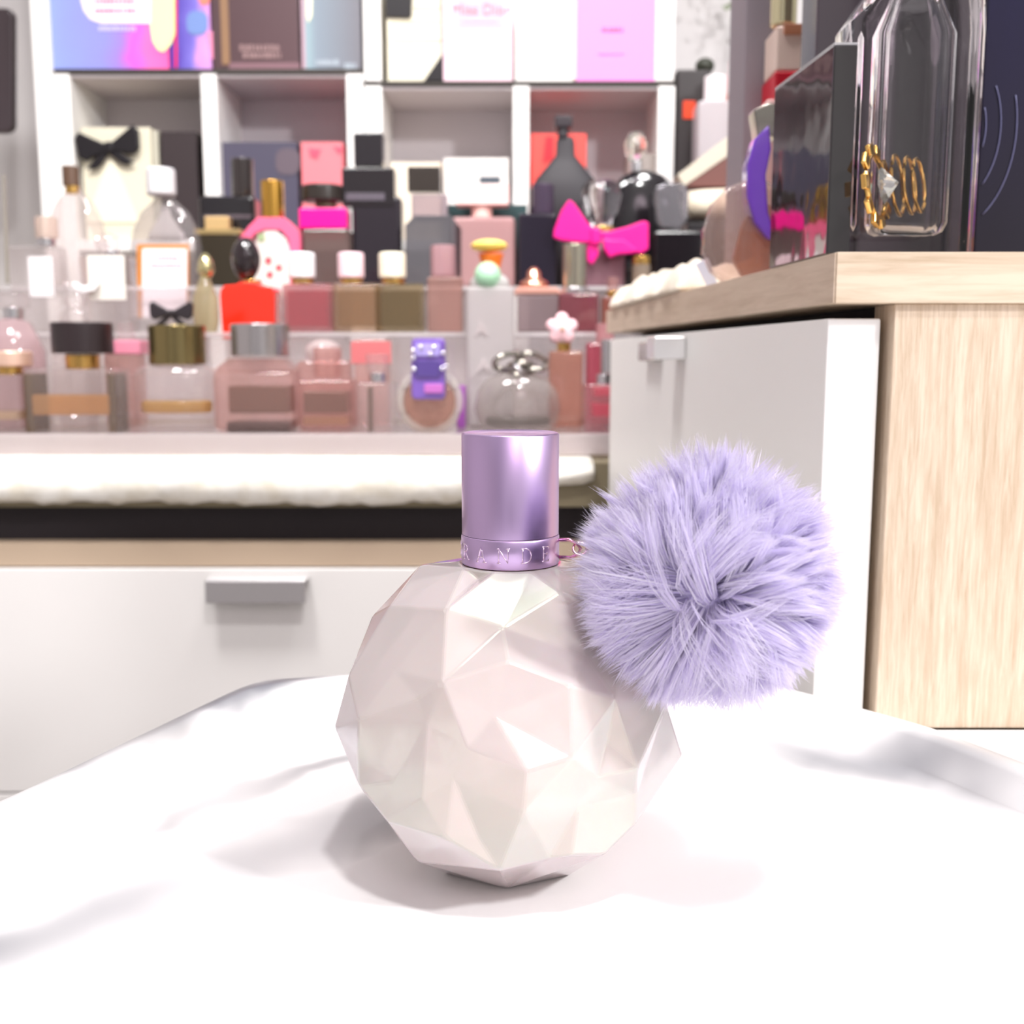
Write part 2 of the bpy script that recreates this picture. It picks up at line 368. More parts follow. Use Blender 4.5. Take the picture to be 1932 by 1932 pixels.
    o = mobj('cap', v, f, lil, T, smooth=True); e = o.modifiers.new('e', 'EDGE_SPLIT'); e.split_angle = math.radians(50)
    R2 = 0.01145; z0 = CZ-0.0474
    v, f = latv(cx, cy, [(R2-0.001, z0), (R2-0.0002, z0), (R2, z0+0.0002), (R2, zb-0.0006), (R2-0.0002, zb-0.0003), (R+0.00005, zb-0.0001), (R-0.0006, zb-0.0001)], 96)
    ring = mobj('collar', v, f, lil, T, smooth=True); e = ring.modifiers.new('e', 'EDGE_SPLIT'); e.split_angle = math.radians(50)
    # engraved serif letters round the collar
    S = {'G': [[(.72,.8),(.6,.95),(.4,1),(.2,.92),(.06,.7),(.03,.45),(.1,.2),(.3,.02),(.5,0),(.72,.1),(.72,.42)],[(.55,.42),(.85,.42)],[(.72,.8),(.72,1)]],
         'R': [[(.12,0),(.12,1)],[(0,1),(.4,1),(.6,.9),(.62,.72),(.5,.56),(.12,.52)],[(.36,.53),(.7,.03),(.85,0)],[(0,0),(.26,0)]],
         'A': [[(.1,0),(.4,1),(.72,0)],[(.2,.35),(.62,.35)],[(0,0),(.22,0)],[(.58,0),(.86,0)]],
         'N': [[(.12,0),(.12,1),(.75,0),(.75,1)],[(0,1),(.14,1)],[(0,0),(.26,0)],[(.62,1),(.88,1)]],
         'D': [[(.12,0),(.12,1)],[(0,1),(.4,1),(.65,.85),(.76,.55),(.72,.28),(.55,.08),(.35,0),(0,0)]],
         'E': [[(.12,0),(.12,1)],[(0,1),(.6,1),(.6,.84)],[(.12,.52),(.45,.52)],[(.45,.62),(.45,.42)],[(0,0),(.64,0),(.66,.18)]]}
    hgt = 0.0033; zc = CZ-0.0457; V = []; Fc = []
    for k, ch in enumerate('GRANDE'):
        a0 = math.radians(-89+27.0*k)
        for st in S[ch]:
            pts = []
            for i in range(len(st)-1):
                for q in range(3): pts.append(Vector(st[i]).lerp(Vector(st[i+1]), q/3))
            pts.append(Vector(st[-1]))
            P3 = []
            for q in pts:
                a = a0+(q.x-.42)*hgt/R2; P3.append((cx+math.sin(a)*(R2), cy-math.cos(a)*(R2), zc+q.y*hgt))
            v, f = tubev(P3, 0.00017, 6); b = len(V); V += v; Fc += [tuple(b+i for i in g) for g in f]
    mobj('engraved_letters', V, Fc, M('#f3dcf3', 0.2, 1.0), ring, smooth=True)
    # side loop
    z1, z2 = CZ-0.0420, CZ-0.0461; x0 = cx+R2-0.0003
    pts = [(x0, cy-.001, z1), (x0+.0025, cy-.0014, z1+.0001), (x0+.0042, cy-.0018, z1-.0006), (x0+.0052, cy-.002, z1-.0019), (x0+.0046, cy-.0018, z1-.0033), (x0+.003, cy-.0015, z2), (x0, cy-.001, z2)]
    v, f = tubev(pts, 0.00042, 10); mobj('charm_loop', v, f, M('#e0a0bd', 0.18, 1.0), ring, smooth=True, label='rose pink metal loop')
faceted()
# ------------------------------------------------------------------ the pompom
def pompom():
    C = W(1336, 1090, 0.2265); R = 0.0272
    T = thing('pompom', 'fluffy lilac fur pompom hanging from the collar of the faceted bottle', 'pompom', (C.x, C.y, C.z))
    base = '#ddd3f6'
    v, f = latv(C.x, C.y, [(R*.5*math.sin(PI*i/14), C.z-R*.5*math.cos(PI*i/14)) for i in range(1, 14)], 32)
    mobj('core', v, f, M(base, 0.9), T, smooth=True)
    NH = 60000; SEG = 5
    u = rng.normal(size=(NH, 3)); u /= np.linalg.norm(u, axis=1)[:, None]
    view = np.array([-C.x, -C.y, CZ-C.z]); view /= np.linalg.norm(view)
    right = np.array([1.0, 0, 0]); right -= view*right.dot(view); right /= np.linalg.norm(right); up = np.cross(view, right)
    pole = view*0.93-right*0.27-up*0.30; pole /= np.linalg.norm(pole)
    K = rng.normal(size=(6, 3))*2.6; PH = rng.random(6)*6.28; AM = rng.normal(size=(6, 3))*0.09
    # clumps
    NC = 1500
    c = rng.normal(size=(NC, 3)); c /= np.linalg.norm(c, axis=1)[:, None]
    own = np.empty(NH, int)
    for i in range(0, NH, 4000): own[i:i+4000] = np.argmax(u[i:i+4000] @ c.T, axis=1)
    cd = c+rng.normal(size=(NC, 3))*0.16; cd /= np.linalg.norm(cd, axis=1)[:, None]
    def away(d, k):
        d = d+np.sin(d @ K.T+PH) @ AM
        t = d-pole*np.sum(d*pole, axis=1)[:, None]; l = np.linalg.norm(t, axis=1)[:, None]+1e-6
        ang = np.arccos(np.clip(np.sum(d*pole, axis=1), -1, 1))[:, None]
        return d+t/l*k*np.exp(-(ang/1.25)**2)*np.minimum(1, ang/0.10)
    tip = u*0.42+cd[own]*0.58; tip = away(tip, 0.85); tip /= np.linalg.norm(tip, axis=1)[:, None]
    lenf = (1+rng.normal(size=NC)*0.035)[own]*(1+rng.normal(size=NH)*0.035)
    lenf *= 1-0.10*(rng.random(NH) < 0.3)*rng.random(NH)*2
    # flattened on the side that rests on the bottle
    root = u*R*0.45; tipp = tip*R*lenf[:, None]
    gate = away(u, 0.15); gate /= np.linalg.norm(gate, axis=1)[:, None]
    mid = gate*R*0.80
    cc = np.array([C.x, C.y, C.z]); bc = np.array(BC)
    ts = np.linspace(0, 1, SEG+1)
    P = np.stack([((1-t)**2)*root+2*t*(1-t)*mid+t*t*tipp for t in ts], 1)+cc
    # keep fur outside the bottle
    dv = P-bc; dl = np.linalg.norm(dv, axis=2, keepdims=True); lim = 0.0418
    P = np.where(dl < lim, bc+dv/dl*lim, P)
    P += rng.normal(size=P.shape)*0.00010*ts[None, :, None]
    side = np.cross(tip, rng.normal(size=(NH, 3))); side /= np.linalg.norm(side, axis=1)[:, None]
    wd = np.array([0.00011, 0.00012, 0.00011, 0.00009, 0.00006, 0.00001])
    A = P+side[:, None, :]*wd[None, :, None]; B = P-side[:, None, :]*wd[None, :, None]
    co = np.stack([A, B], 2).reshape(-1, 3)-cc
    nv = 2*(SEG+1); b = (np.arange(NH)*nv)[:, None, None]
    k = np.arange(SEG)[None, :, None]*2
    q = np.concatenate([b+k, b+k+1, b+k+3, b+k+2], 2).reshape(-1, 4)
    me = bpy.data.meshes.new('fur'); me.vertices.add(len(co)); me.vertices.foreach_set('co', co.astype(np.float32).ravel())
    me.loops.add(q.size); me.loops.foreach_set('vertex_index', q.astype(np.int32).ravel())
    me.polygons.add(len(q)); me.polygons.foreach_set('loop_start', np.arange(0, q.size, 4, dtype=np.int32)); me.polygons.foreach_set('loop_total', np.full(len(q), 4, np.int32))
    me.update(); me.polygons.foreach_set('use_smooth', [True]*len(q))
    at = me.attributes.new('strand', 'FLOAT', 'FACE'); at.data.foreach_set('value', np.repeat(rng.random(NH), SEG).astype(np.float32))
    m = bpy.data.materials.new('lilac_fur'); m.use_nodes = True; n = m.node_tree; n.nodes.clear()
    out = n.nodes.new('ShaderNodeOutputMaterial'); df = n.nodes.new('ShaderNodeBsdfDiffuse'); tl = n.nodes.new('ShaderNodeBsdfTranslucent')
    at = n.nodes.new('ShaderNodeAttribute'); at.attribute_name = 'strand'; r = n.nodes.new('ShaderNodeValToRGB'); n.links.new(at.outputs['Fac'], r.inputs[0])
    r.color_ramp.elements[0].color = lin('#e6def9'); r.color_ramp.elements[1].color = lin('#faf8ff')
    n.links.new(r.outputs[0], df.inputs[0]); n.links.new(r.outputs[0], tl.inputs[0])
    mx = n.nodes.new('ShaderNodeMixShader'); mx.inputs[0].default_value = 0.5
    n.links.new(df.outputs[0], mx.inputs[1]); n.links.new(tl.outputs[0], mx.inputs[2]); n.links.new(mx.outputs[0], out.inputs[0])
    me.materials.append(m); o = bpy.data.objects.new('fur', me); COL.objects.link(o); o.parent = T; o['kind'] = 'stuff'
    # ring and thread that tie it to the loop
    L = Vector((0.0158, BC.y-0.0018, CZ-0.0440))
    pts = [L+Vector((math.cos(a)*0.0016, 0.0009*math.sin(a), math.sin(a)*0.0013)) for a in [2*PI*i/20 for i in range(20)]]
    v, f = tubev(pts, 0.00028, 8, True); mobj('link_ring', v, f, M('#e3a9bd', 0.2, 1.0), T, smooth=True)
    v, f = tubev([L+Vector((.0014, 0, 0)), L.lerp(C, .15), L.lerp(C, .35), L.lerp(C, .6)], 0.0003, 6); mobj('thread', v, f, M('#cfa6b8', 0.7), T, smooth=True)
pompom()
# ------------------------------------------------------------------ dresser on the right
def skew_x(Y): return 0.1025-0.0801*(Y-0.354)
def skewbox(name, o0, o1, y0, y1, z0, z1, mat, parent, bevel=0.0004, **k):
    """box whose left/right faces follow the dresser's side; o0,o1 = offsets right of that side"""
    v = [(skew_x(y)+o, y, z) for z in (z0, z1) for y in (y0, y1) for o in (o0, o1)]
    return mobj(name, v, boxv(0, 1, 0, 1, 0, 1)[1], mat, parent, bevel, **k)
ZB0, ZB1 = CZ+0.0171, CZ+0.0330
DR = thing('drawer_cabinet', 'pale oak dresser with a white drawer side, right of the faceted bottle', 'cabinet', (0.3, 0.5, 0))
tp = skewbox('top_board', 0, 0.40, 0.354, 0.79, ZB0, ZB1, WOODH, DR, 0.0003)
skewbox('edge_band', -0.0006, 0.0, 0.3545, 0.79, ZB0+0.0002, ZB1-0.0002, WOODD, tp, 0.0001)
skewbox('end_panel', 0.0198, 0.40, 0.3562, 0.372, CZ-0.1237, ZB0, WOODV, DR, 0.0005)
skewbox('carcass', 0.024, 0.40, 0.372, 0.785, CZ-0.9, ZB0, M('#2b2426', 0.8), DR, 0)
for k, (a, b) in enumerate(((CZ+0.0125, CZ-0.20), (CZ-0.205, CZ-0.50))):
    d = skewbox('drawer', 0.0, 0.0172, 0.3600, 0.775, b, a, WHITE, DR, 0.0006)
    if k == 0:
        h = skewbox('handle', -0.016, 0.0, 0.552, 0.572, CZ-0.001, CZ+0.0105, M('#f4f4f4', 0.25, 0.6), d, 0.001, label='white metal tab handle')
        skewbox('handle', -0.006, 0.0, 0.605, 0.645, CZ-0.002, CZ+0.0085, M('#d5d3d2', 0.25, 0.8), d, 0.001, label='grey metal tab handle')
# ------------------------------------------------------------------ back counter
CY = 0.80
def zp(py, Y=CY): return W(966, py, Y).z
xl, xr = -0.80, 0.078
BK = thing('counter_cabinet', 'white fronted cabinet with an oak rail, along the back left', 'cabinet', (-0.3, 1.0, 0))
box('counter_top', xl, xr, CY+0.004, 1.44, zp(958), zp(874), M('#8d8268', 0.6), BK, 0.0005)
box('recess', xl, xr, CY+0.02, 1.40, zp(1026), zp(958), M('#241d22', 0.7), BK, 0)
box('oak_rail', xl, xr, CY+0.003, 1.40, zp(1070), zp(1026), M('#b9a48e', 0.6), BK, 0.0003)
box('carcass', xl, xr, CY+0.02, 1.40, CZ-0.95, zp(1070), M('#5a5148', 0.7), BK, 0)
d1 = box('drawer', xl, xr-0.004, CY, CY+0.018, zp(1495), zp(1073), M('#e6e3e1', 0.4), BK, 0.0008)
box('drawer', xl, xr-0.004, CY, CY+0.018, CZ-0.62, zp(1499), M('#e6e3e1', 0.4), BK, 0.0008)
hx0, hx1 = W(396, 1100, CY).x, W(584, 1100, CY).x
box('handle', hx0+0.001, hx1, CY-0.013, CY, zp(1092), zp(1086), M('#dcdadb', 0.3, 0.5), d1, 0.0008, label='grey metal lipped handle')
hd = box('handle', hx0, hx1-0.001, CY-0.014, CY-0.011, zp(1131), zp(1089), M('#aeaaab', 0.35, 0.6), d1, 0.0008, label='grey metal lipped handle')
# the padded cloth along the counter edge
def cloth(name, label, pts_top, pts_bot, Y0, Y1, mat, thick=0.012):
    n = 60; V = []; Fc = []
    rows = 8
    def interp(ps, x):
        for (a, b), (c, d) in zip(ps, ps[1:]):
            if a <= x <= c: return b+(d-b)*(x-a)/(c-a)
        return ps[-1][1]
    xs = np.linspace(pts_top[0][0], pts_top[-1][0], n)
    for i, x in enumerate(xs):
        yt, yb = interp(pts_top, x), interp(pts_bot, x)
        top = W(x, yt, Y0); bot = W(x, yb, Y0); wob = 0.0010*math.sin(x*0.05)+0.0007*math.sin(x*0.13+1)
        prof = [(Y1, top.z-0.001), (Y1, top.z+0.001), (Y0+0.02, top.z+0.001), (Y0+0.004, top.z), (Y0-0.006+wob, top.z-0.004), (Y0-0.009+wob, (top.z+bot.z)/2), (Y0-0.008-wob, bot.z+0.004+wob), (Y0-0.003, bot.z+wob), (Y0+0.0025, bot.z+0.002), (Y0+0.0025, top.z-0.003)]
        for y, z in prof: V.append((top.x, y, z))
    m = 10
    for i in range(n-1):
        for k in range(m):
            a = i*m+k; b = i*m+(k+1) % m; Fc.append((a, b, b+m, a+m))
    Fc.append(tuple(range(m))); Fc.append(tuple((n-1)*m+k for k in range(m))[::-1])
    return tag(mobj(name, V, Fc, mat, None, smooth=True), label, 'cloth')
fz = fuzzy('cream_plush', '#e9e2d2', '#fbf8f0', 60, 0.002)
cloth('plush_cloth', 'cream plush cloth folded over the front edge of the back counter', [(-60, 868), (500, 868), (1120, 872)], [(-60, 948), (300, 946), (650, 952), (850, 946), (1050, 918), (1120, 905)], CY, 1.235, fz)
# ------------------------------------------------------------------ clear acrylic riser
T1, T2, T3 = CZ-0.0567, CZ+0.0215, CZ+0.066
ACR = G('#fdfafb', 0.14, 0.05, '#f6f0f1'); ACE = G('#ffffff', 0.55, 0.1, '#f7f3f4')
AR = thing('acrylic_riser', 'clear acrylic stepped riser holding the perfume bottles on the back counter', 'display riser', (-0.25, 0.9, CZ-0.078))
ax0, ax1 = -0.52, 0.0765
def tier(y0, y1, zt, zb, ax1=ax1):
    box('platform', ax0, ax1, y0, y1, zt-0.003, zt-0.0002, ACR, AR, 0.0004)
    box('front_edge', ax0, ax1, y0-0.001, y0+0.0005, zt-0.0035, zt-0.0001, ACE, AR, 0.0002)
    box('front_panel', ax0, ax1, y0+0.001, y0+0.004, zb, zt-0.003, ACR, AR, 0.0004)
zcl = zp(868)+0.0014
tier(0.830, 0.945, T1, zcl); tier(0.949, 1.040, T2, zcl, 0.078); tier(1.043, 1.18, T3, zcl, 0.115)
ax_mid = (ax0+ax1)/2
box('bottom_sheet', ax0, ax1, 0.835, 0.945, zcl, zcl+0.002, ACE, AR, 0.0003)
box('frosted_lip', ax0, ax1, 0.8285, 0.8298, zcl, T1-0.0002, G('#fbf4f4', .5, .08, '#eee6e6'), AR, 0.0003)
# ------------------------------------------------------------------ white cube shelving at the back
SY0, SY1 = 1.25, 1.36
def sx(px, Y=SY0): return W(px, 300, Y).x
def sz(py, Y=SY0): return W(966, py, Y).z
SWH = M('#f3f1ee', 0.45); SIN = M('#cfc6c8', 0.6); DARKL = M('#3a3430', 0.7)
ZTOP = CZ+0.62; ZCELL = sz(452); ZCOUNT = zp(872)
def shelf(label, xs, ytop, inner, tall, dz=0):
    zt = sz(ytop)
    T = thing('cube_shelf', label, 'shelf', (sx((xs[0][0]+xs[-1][1])/2), SY0, ZCOUNT))
    for a, b in xs:
        box('divider', sx(a), sx(b), SY0, SY1, ZCOUNT, zt-0.005, SWH, T, 0.0006)
    box('top_board', sx(xs[0][0]), sx(xs[-1][1]), SY0+0.0005, SY1, zt-0.005, zt, DARKL, T, 0.0003)
    box('under_board', sx(xs[0][1])+.0002, sx(xs[-1][0])-.0002, SY0+0.003, SY1, zt-0.008, zt-0.0052, inner, T, 0.0002)
    box('back_panel', sx(xs[0][0]), sx(xs[-1][1]), SY1, SY1+0.006, ZCOUNT, zt, M('#d6cfd3', 0.6), T, 0.0003)
    box('cell_floor', sx(xs[0][1]), sx(xs[-1][0]), SY0+0.002, SY1, ZCELL-0.012, ZCELL, SWH, T, 0.0003)
    for a, b in tall:
        box('side_panel', sx(a), sx(b), SY0, SY1, zt+0.0002, ZTOP, SWH, T, 0.0006)
    box('upper_back', sx(xs[0][0]), sx(xs[-1][1]), SY1, SY1+0.006, zt+0.0002, ZTOP, M('#d9d6d4', 0.6), T, 0.0003)
    return T
shelf('white cube shelf standing at the back left, under the blue and brown cartons', [(110, 139), (384, 413), (656, 687)], 130, SIN, [])
shelf('white cube shelf standing at the back right, under the pale and pink cartons', [(690, 722), (968, 998), (1240, 1271)], 153, SIN, [(690, 722), (1233, 1268)])
o = box('side_board', sx(76), sx(109), SY0-0.004, SY1, ZCOUNT, ZTOP, SWH, None, 0.0006)
tag(o, 'tall white upright board closing the left end of the cube shelves', 'board')
ZL, ZR = sz(130)+0.0003, sz(153)+0.0003
# ------------------------------------------------------------------ cartons
def ramp_mat(stops, rough=0.35, axis='X', noise=0.0, emit=0):
    m = bpy.data.materials.new('printed_card'); m.use_nodes = True; n = m.node_tree; p = n.nodes['Principled BSDF']
    t = n.nodes.new('ShaderNodeTexCoord'); s = n.nodes.new('ShaderNodeSeparateXYZ'); n.links.new(t.outputs['Generated'], s.inputs[0])
    r = n.nodes.new('ShaderNodeValToRGB'); src = s.outputs[axis]
    if noise:
        nn = n.nodes.new('ShaderNodeTexNoise'); nn.inputs['Scale'].default_value = 2.5; n.links.new(t.outputs['Generated'], nn.inputs['Vector'])
        md = n.nodes.new('ShaderNodeMath'); md.operation = 'MULTIPLY_ADD'; md.inputs[1].default_value = noise; n.links.new(nn.outputs['Fac'], md.inputs[0]); n.links.new(src, md.inputs[2])
        m2 = n.nodes.new('ShaderNodeMath'); m2.operation = 'SUBTRACT'; m2.inputs[1].default_value = noise/2; n.links.new(md.outputs[0], m2.inputs[0]); src = m2.outputs[0]
    n.links.new(src, r.inputs[0]); e = r.color_ramp.elements
    e[0].position = stops[0][0]; e[0].color = lin(stops[0][1]); e[1].position = stops[-1][0]; e[1].color = lin(stops[-1][1])
    for q, c in stops[1:-1]: x = e.new(q); x.color = lin(c)
    n.links.new(r.outputs[0], p.inputs['Base Color']); p.inputs['Roughness'].default_value = rough
    return m
def carton(label, x0, x1, ytop, zb, Y, mat, d=0.07, extra=(), cat='carton', group=None):
    group = 'cartons on the top shelf' if zb in (ZL, ZR) else 'cartons in the shelf cells' if zb == ZCELL else None
    return item('perfume_carton', label, cat, Y, zb, [('box', 'B', (x0, ytop, x1, 999), d, mat, {'base': True, 'bevel': 0.0006})]+list(extra), group)
def fl(name, b, mat, dy=-0.0008, d=0.0007, **k):      # thin printed patch on a carton's face
    return (name, 'B' if not isinstance(b, list) else 'P', b, d, mat, dict(dy=dy, bevel=0.0001, **k))
SYC = SY0+0.002
blu = ramp_mat([(0, '#8fa0e0'), (0.45, '#8e8fd8'), (0.62, '#9b7fd8'), (0.74, '#d060d8'), (0.84, '#f26fb8'), (1.0, '#ff5fa8')], noise=0.25)
c = carton('blue and pink printed carton with a white speech panel, leftmost on the top shelf', 113, 333, -60, ZL, SYC, blu, 0.075, [
    fl('white_panel', [(150, -40), (285, -40), (285, 44), (190, 44), (170, 36), (158, 20), (152, 0)], M('#fbeef0', 0.4)),
    fl('yellow_flame', [(285, -40), (332, -40), (331, 60), (322, 84), (308, 98), (298, 94), (288, 78), (284, 50)], M('#fff6b0', 0.4), -0.0012),
    fl('hot_edge', [(329, -40), (334, -40), (334, 128), (330, 128)], M('#f02048', 0.4), -0.0013)])
def bars(parent, rows, mat, Y, h=7):
    V = []; Fc = []
    for x0, x1, y in rows:
        x = x0
        while x < x1:
            wdt = random.uniform(4, 9); a = W(x, y-h/2*random.uniform(.7, 1), Y); b = W(min(x+wdt, x1), y+h/2, Y)
            v, f = boxv(a.x, b.x, Y-0.0003, Y+0.0002, b.z, a.z); k = len(V); V += v; Fc += [tuple(k+i for i in g) for g in f]; x += wdt+random.uniform(1, 3)
    return mobj('printed_lines', V, Fc, mat, parent, 0)
bars(c, [(178, 255, 2), (178, 258, 20)], M('#b06a98', 0.5), SYC-0.0011, 8)
bars(c, [(186, 256, 54)], M('#c7c0f0', 0.5), SYC-0.0004, 9)
pur = ramp_mat([(0, '#5c2f9c'), (0.3, '#5d50b0'), (0.6, '#7a6fc8'), (0.8, '#c78fd8'), (1.0, '#d79ad8')], noise=0.6)
carton('narrow violet printed carton beside the blue one on the top shelf', 336, 412, -60, ZL, SYC+0.001, pur, 0.075, [
    fl('orange_spot', [(372, -5), (398, -5), (392, 8), (380, 10)], M('#e8806a', 0.4)), fl('teal_patch', rrect(352, 20, 392, 66, 16), M('#6f88c0', 0.4)), fl('pink_streak', [(388, 62), (402, 58), (408, 108), (398, 112)], M('#e88ab0', 0.4))])
c = carton('dark brown carton with a faint script line and a gold edge, on the top shelf', 415, 574, -60, ZL, SYC, ramp_mat([(0, '#4f3a3e'), (1, '#5a4448')], 0.3), 0.075, [
    fl('gold_edge', (416, -50, 431, 122), M('#8d6c50', 0.35)), fl('pale_edge', (568, -50, 575, 129), M('#b89ba8', 0.4)), fl('lower_band', (432, 118, 566, 130), M('#7d5c64', 0.4))])
bars(c, [(452, 528, 90), (458, 530, 104)], M('#8d7070', 0.5), SYC-0.0006, 13)
c = carton('grey blue carton with a pale gleam, right of the dark brown one', 579, 688, -60, ZL, SYC, ramp_mat([(0, '#9ab6bc'), (0.25, '#84909c'), (1, '#77757c')], 0.3), 0.075, [
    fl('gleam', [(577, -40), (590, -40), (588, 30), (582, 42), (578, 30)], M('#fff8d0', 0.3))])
bars(c, [(596, 640, 118), (650, 672, 124)], M('#a0aab4', 0.5), SYC-0.0006, 12)
def bow(T, name, cx, cy, w, h, Y, mat, rot=0, th=0.006, tails=True):
    def R(p):
        a = math.radians(rot); return (cx+p[0]*w/2*math.cos(a)-p[1]*h/2*math.sin(a), cy+p[0]*w/2*math.sin(a)+p[1]*h/2*math.cos(a))
    for s in (-1, 1):
        prism('bow_loop', [R((s*q, r)) for q, r in ((.08, -.15), (.5, -.55), (.85, -.9), (1.0, -.6), (.95, .3), (.75, .55), (.4, .35), (.08, .2))], Y, th, mat, T, th*0.3)
        if tails: prism('bow_tail', [R((s*q, r)) for q, r in ((.05, .1), (.25, .2), (.75, .95), (.45, 1.0), (.3, .85), (.0, .35))], Y+th*0.3, th*0.5, mat, T, th*0.15)
    prism('bow_knot', [R(p) for p in ((-.13, -.25), (.13, -.25), (.16, 0), (.13, .3), (-.13, .3), (-.16, 0))], Y-th*0.25, th*1.4, mat, T, th*0.4)
cm = M('#e6dfc8', 0.5)
c = carton('cream striped carton with a black ribbon corner, leftmost on the right top shelf', 736, 836, -60, ZR, SYC, cm, 0.075, [
    fl('ribbon', [(726, -40), (779, -40), (776, 30), (770, 33), (728, 31)], BLACK, -0.003, 0.003), fl('ribbon', [(800, 152), (836, 100), (836, 152)], BLACK, -0.003, 0.003)])
bars(c, [(780, 835, 14), (738, 835, 40), (740, 835, 76)], M('#d6cdb4', 0.5), SYC-0.0005, 4)
c = carton('pale pink carton with pink script writing, on the right top shelf', 839, 967, -60, ZR, SYC-0.001, M('#f6d3df', 0.4), 0.075, [fl('pink_label', (862, -40, 950, 52), M('#f3b6c6', 0.4)), fl('bright_edge', (840, -40, 850, 75), M('#fff0dc', 0.4))])
text('script_writing', 'Miss Dior', 908, 18, 20, SYC-0.0025, M('#c58a9c', 0.5), c)
bars(c, [(870, 940, 38)], M('#eebac8', 0.5), SYC-0.0024, 6)
c = carton('off white carton with a salmon strip near its base, on the right top shelf', 972, 1081, -60, ZR, SYC, M('#f1eeea', 0.4), 0.075, [fl('salmon_strip', [(998, 112), (1081, 119), (1081, 130), (998, 123)], M('#f3cfc8', 0.4))])
bars(c, [(1040, 1072, 32), (1042, 1074, 54), (1024, 1072, 69)], M('#cfcac6', 0.5), SYC-0.0005, 6)
c = carton('bright pink carton with small dark lettering, right end of the top shelf', 1084, 1231, -60, ZR, SYC-0.001, M('#f793dc', 0.35), 0.075, [fl('side_edge', (1082, -40, 1087, 150), M('#ffdccc', 0.4))])
bars(c, [(1136, 1176, 55)], M('#b06a9a', 0.5), SYC-0.0022, 7); bars(c, [(1130, 1178, 99)], M('#e79acb', 0.5), SYC-0.0022, 5)
# inside the cells
YC = SY0+0.012
c = carton('cream carton with a big black bow, in the leftmost shelf cell', 172, 300, 240, ZCELL, YC, M('#ddd6c0', 0.5), 0.06, [
    fl('pale_flap', [(160, 420), (208, 285), (262, 420)], M('#efe8d0', 0.5), -0.0015, 0.0012)])
bow(c, 'bow', 203, 276, 122, 78, YC-0.009, BLACK, -8, 0.006)
carton('narrow grey green carton between the cream and dark cartons', 302, 314, 246, ZCELL, YC+0.002, M('#b9b5a4', 0.5), 0.05)
carton('dark brown carton at the right of the leftmost shelf cell', 318, 384, 248, ZCELL, YC, M('#33292b', 0.4), 0.06)
c = carton('navy carton at the back of the second shelf cell', 415, 570, 268, ZCELL, YC+0.004, M('#4b4759', 0.4), 0.05, [fl('faded_flower', rrect(520, 280, 566, 330, 18), M('#5f525c', 0.5))])
carton('coral pink carton beside the navy one in the second shelf cell', 577, 655, 268, ZCELL, YC, M('#ec7f88', 0.4), 0.05, [fl('dark_pink_print', [(582, 280), (606, 282), (598, 300), (586, 296)], M('#d4506a', 0.5)), fl('dark_pink_print', [(628, 276), (648, 280), (640, 292)], M('#d4506a', 0.5))])
carton('white carton with a small dark print, in the third shelf cell', 840, 960, 298, ZCELL, YC-0.002, M('#efe9e4', 0.4), 0.06, [fl('dark_print', (905, 333, 944, 345), M('#4c5560', 0.4))])
carton('cream carton at the left of the third shelf cell', 742, 836, 306, ZCELL, YC+0.01, M('#eee0cc', 0.4), 0.05)
carton('coral red carton behind the black bust bottle, in the fourth shelf cell', 1001, 1103, 252, ZCELL, YC, M('#ee5048', 0.4), 0.05, [fl('dark_red_print', [(1030, 258), (1044, 258), (1044, 300), (1024, 308)], M('#d02030', 0.4))])
carton('brown grey carton in the right corner of the fourth shelf cell', 1180, 1238, 290, ZCELL, YC, M('#9a908a', 0.4), 0.05)
# ------------------------------------------------------------------ perfume bottles
CL = G('#f7f2f2', 0.13, 0.03, '#efe8e8'); CLP = G('#f4d3cf', 0.22, 0.03, '#e9bfb8'); CLB = G('#c9b59c', 0.3, 0.03, '#a08a70')
AMB = G('#f0b568', 0.5, 0.05, '#f2b566'); GLD = G('#e8bb62', 0.5, 0.05, '#ecc066'); RED = G('#d0304a', 0.5, 0.05, '#d2304f')
DKG = G('#4a4240', 0.6, 0.04, '#3a3230'); BRN = G('#9c8068', 0.5, 0.05, '#8a6e58'); PKJ = G('#f0b4b4', 0.4, 0.05, '#eeb0b0')
def lab(b, mat, dy=-0.0008, **k): return ('label', 'B', b, 0.0006, mat, dict(dy=dy, bevel=0.0002, **k))
PB = 'perfume bottle'; N = 'perfume_bottle'
Y1 = 0.862
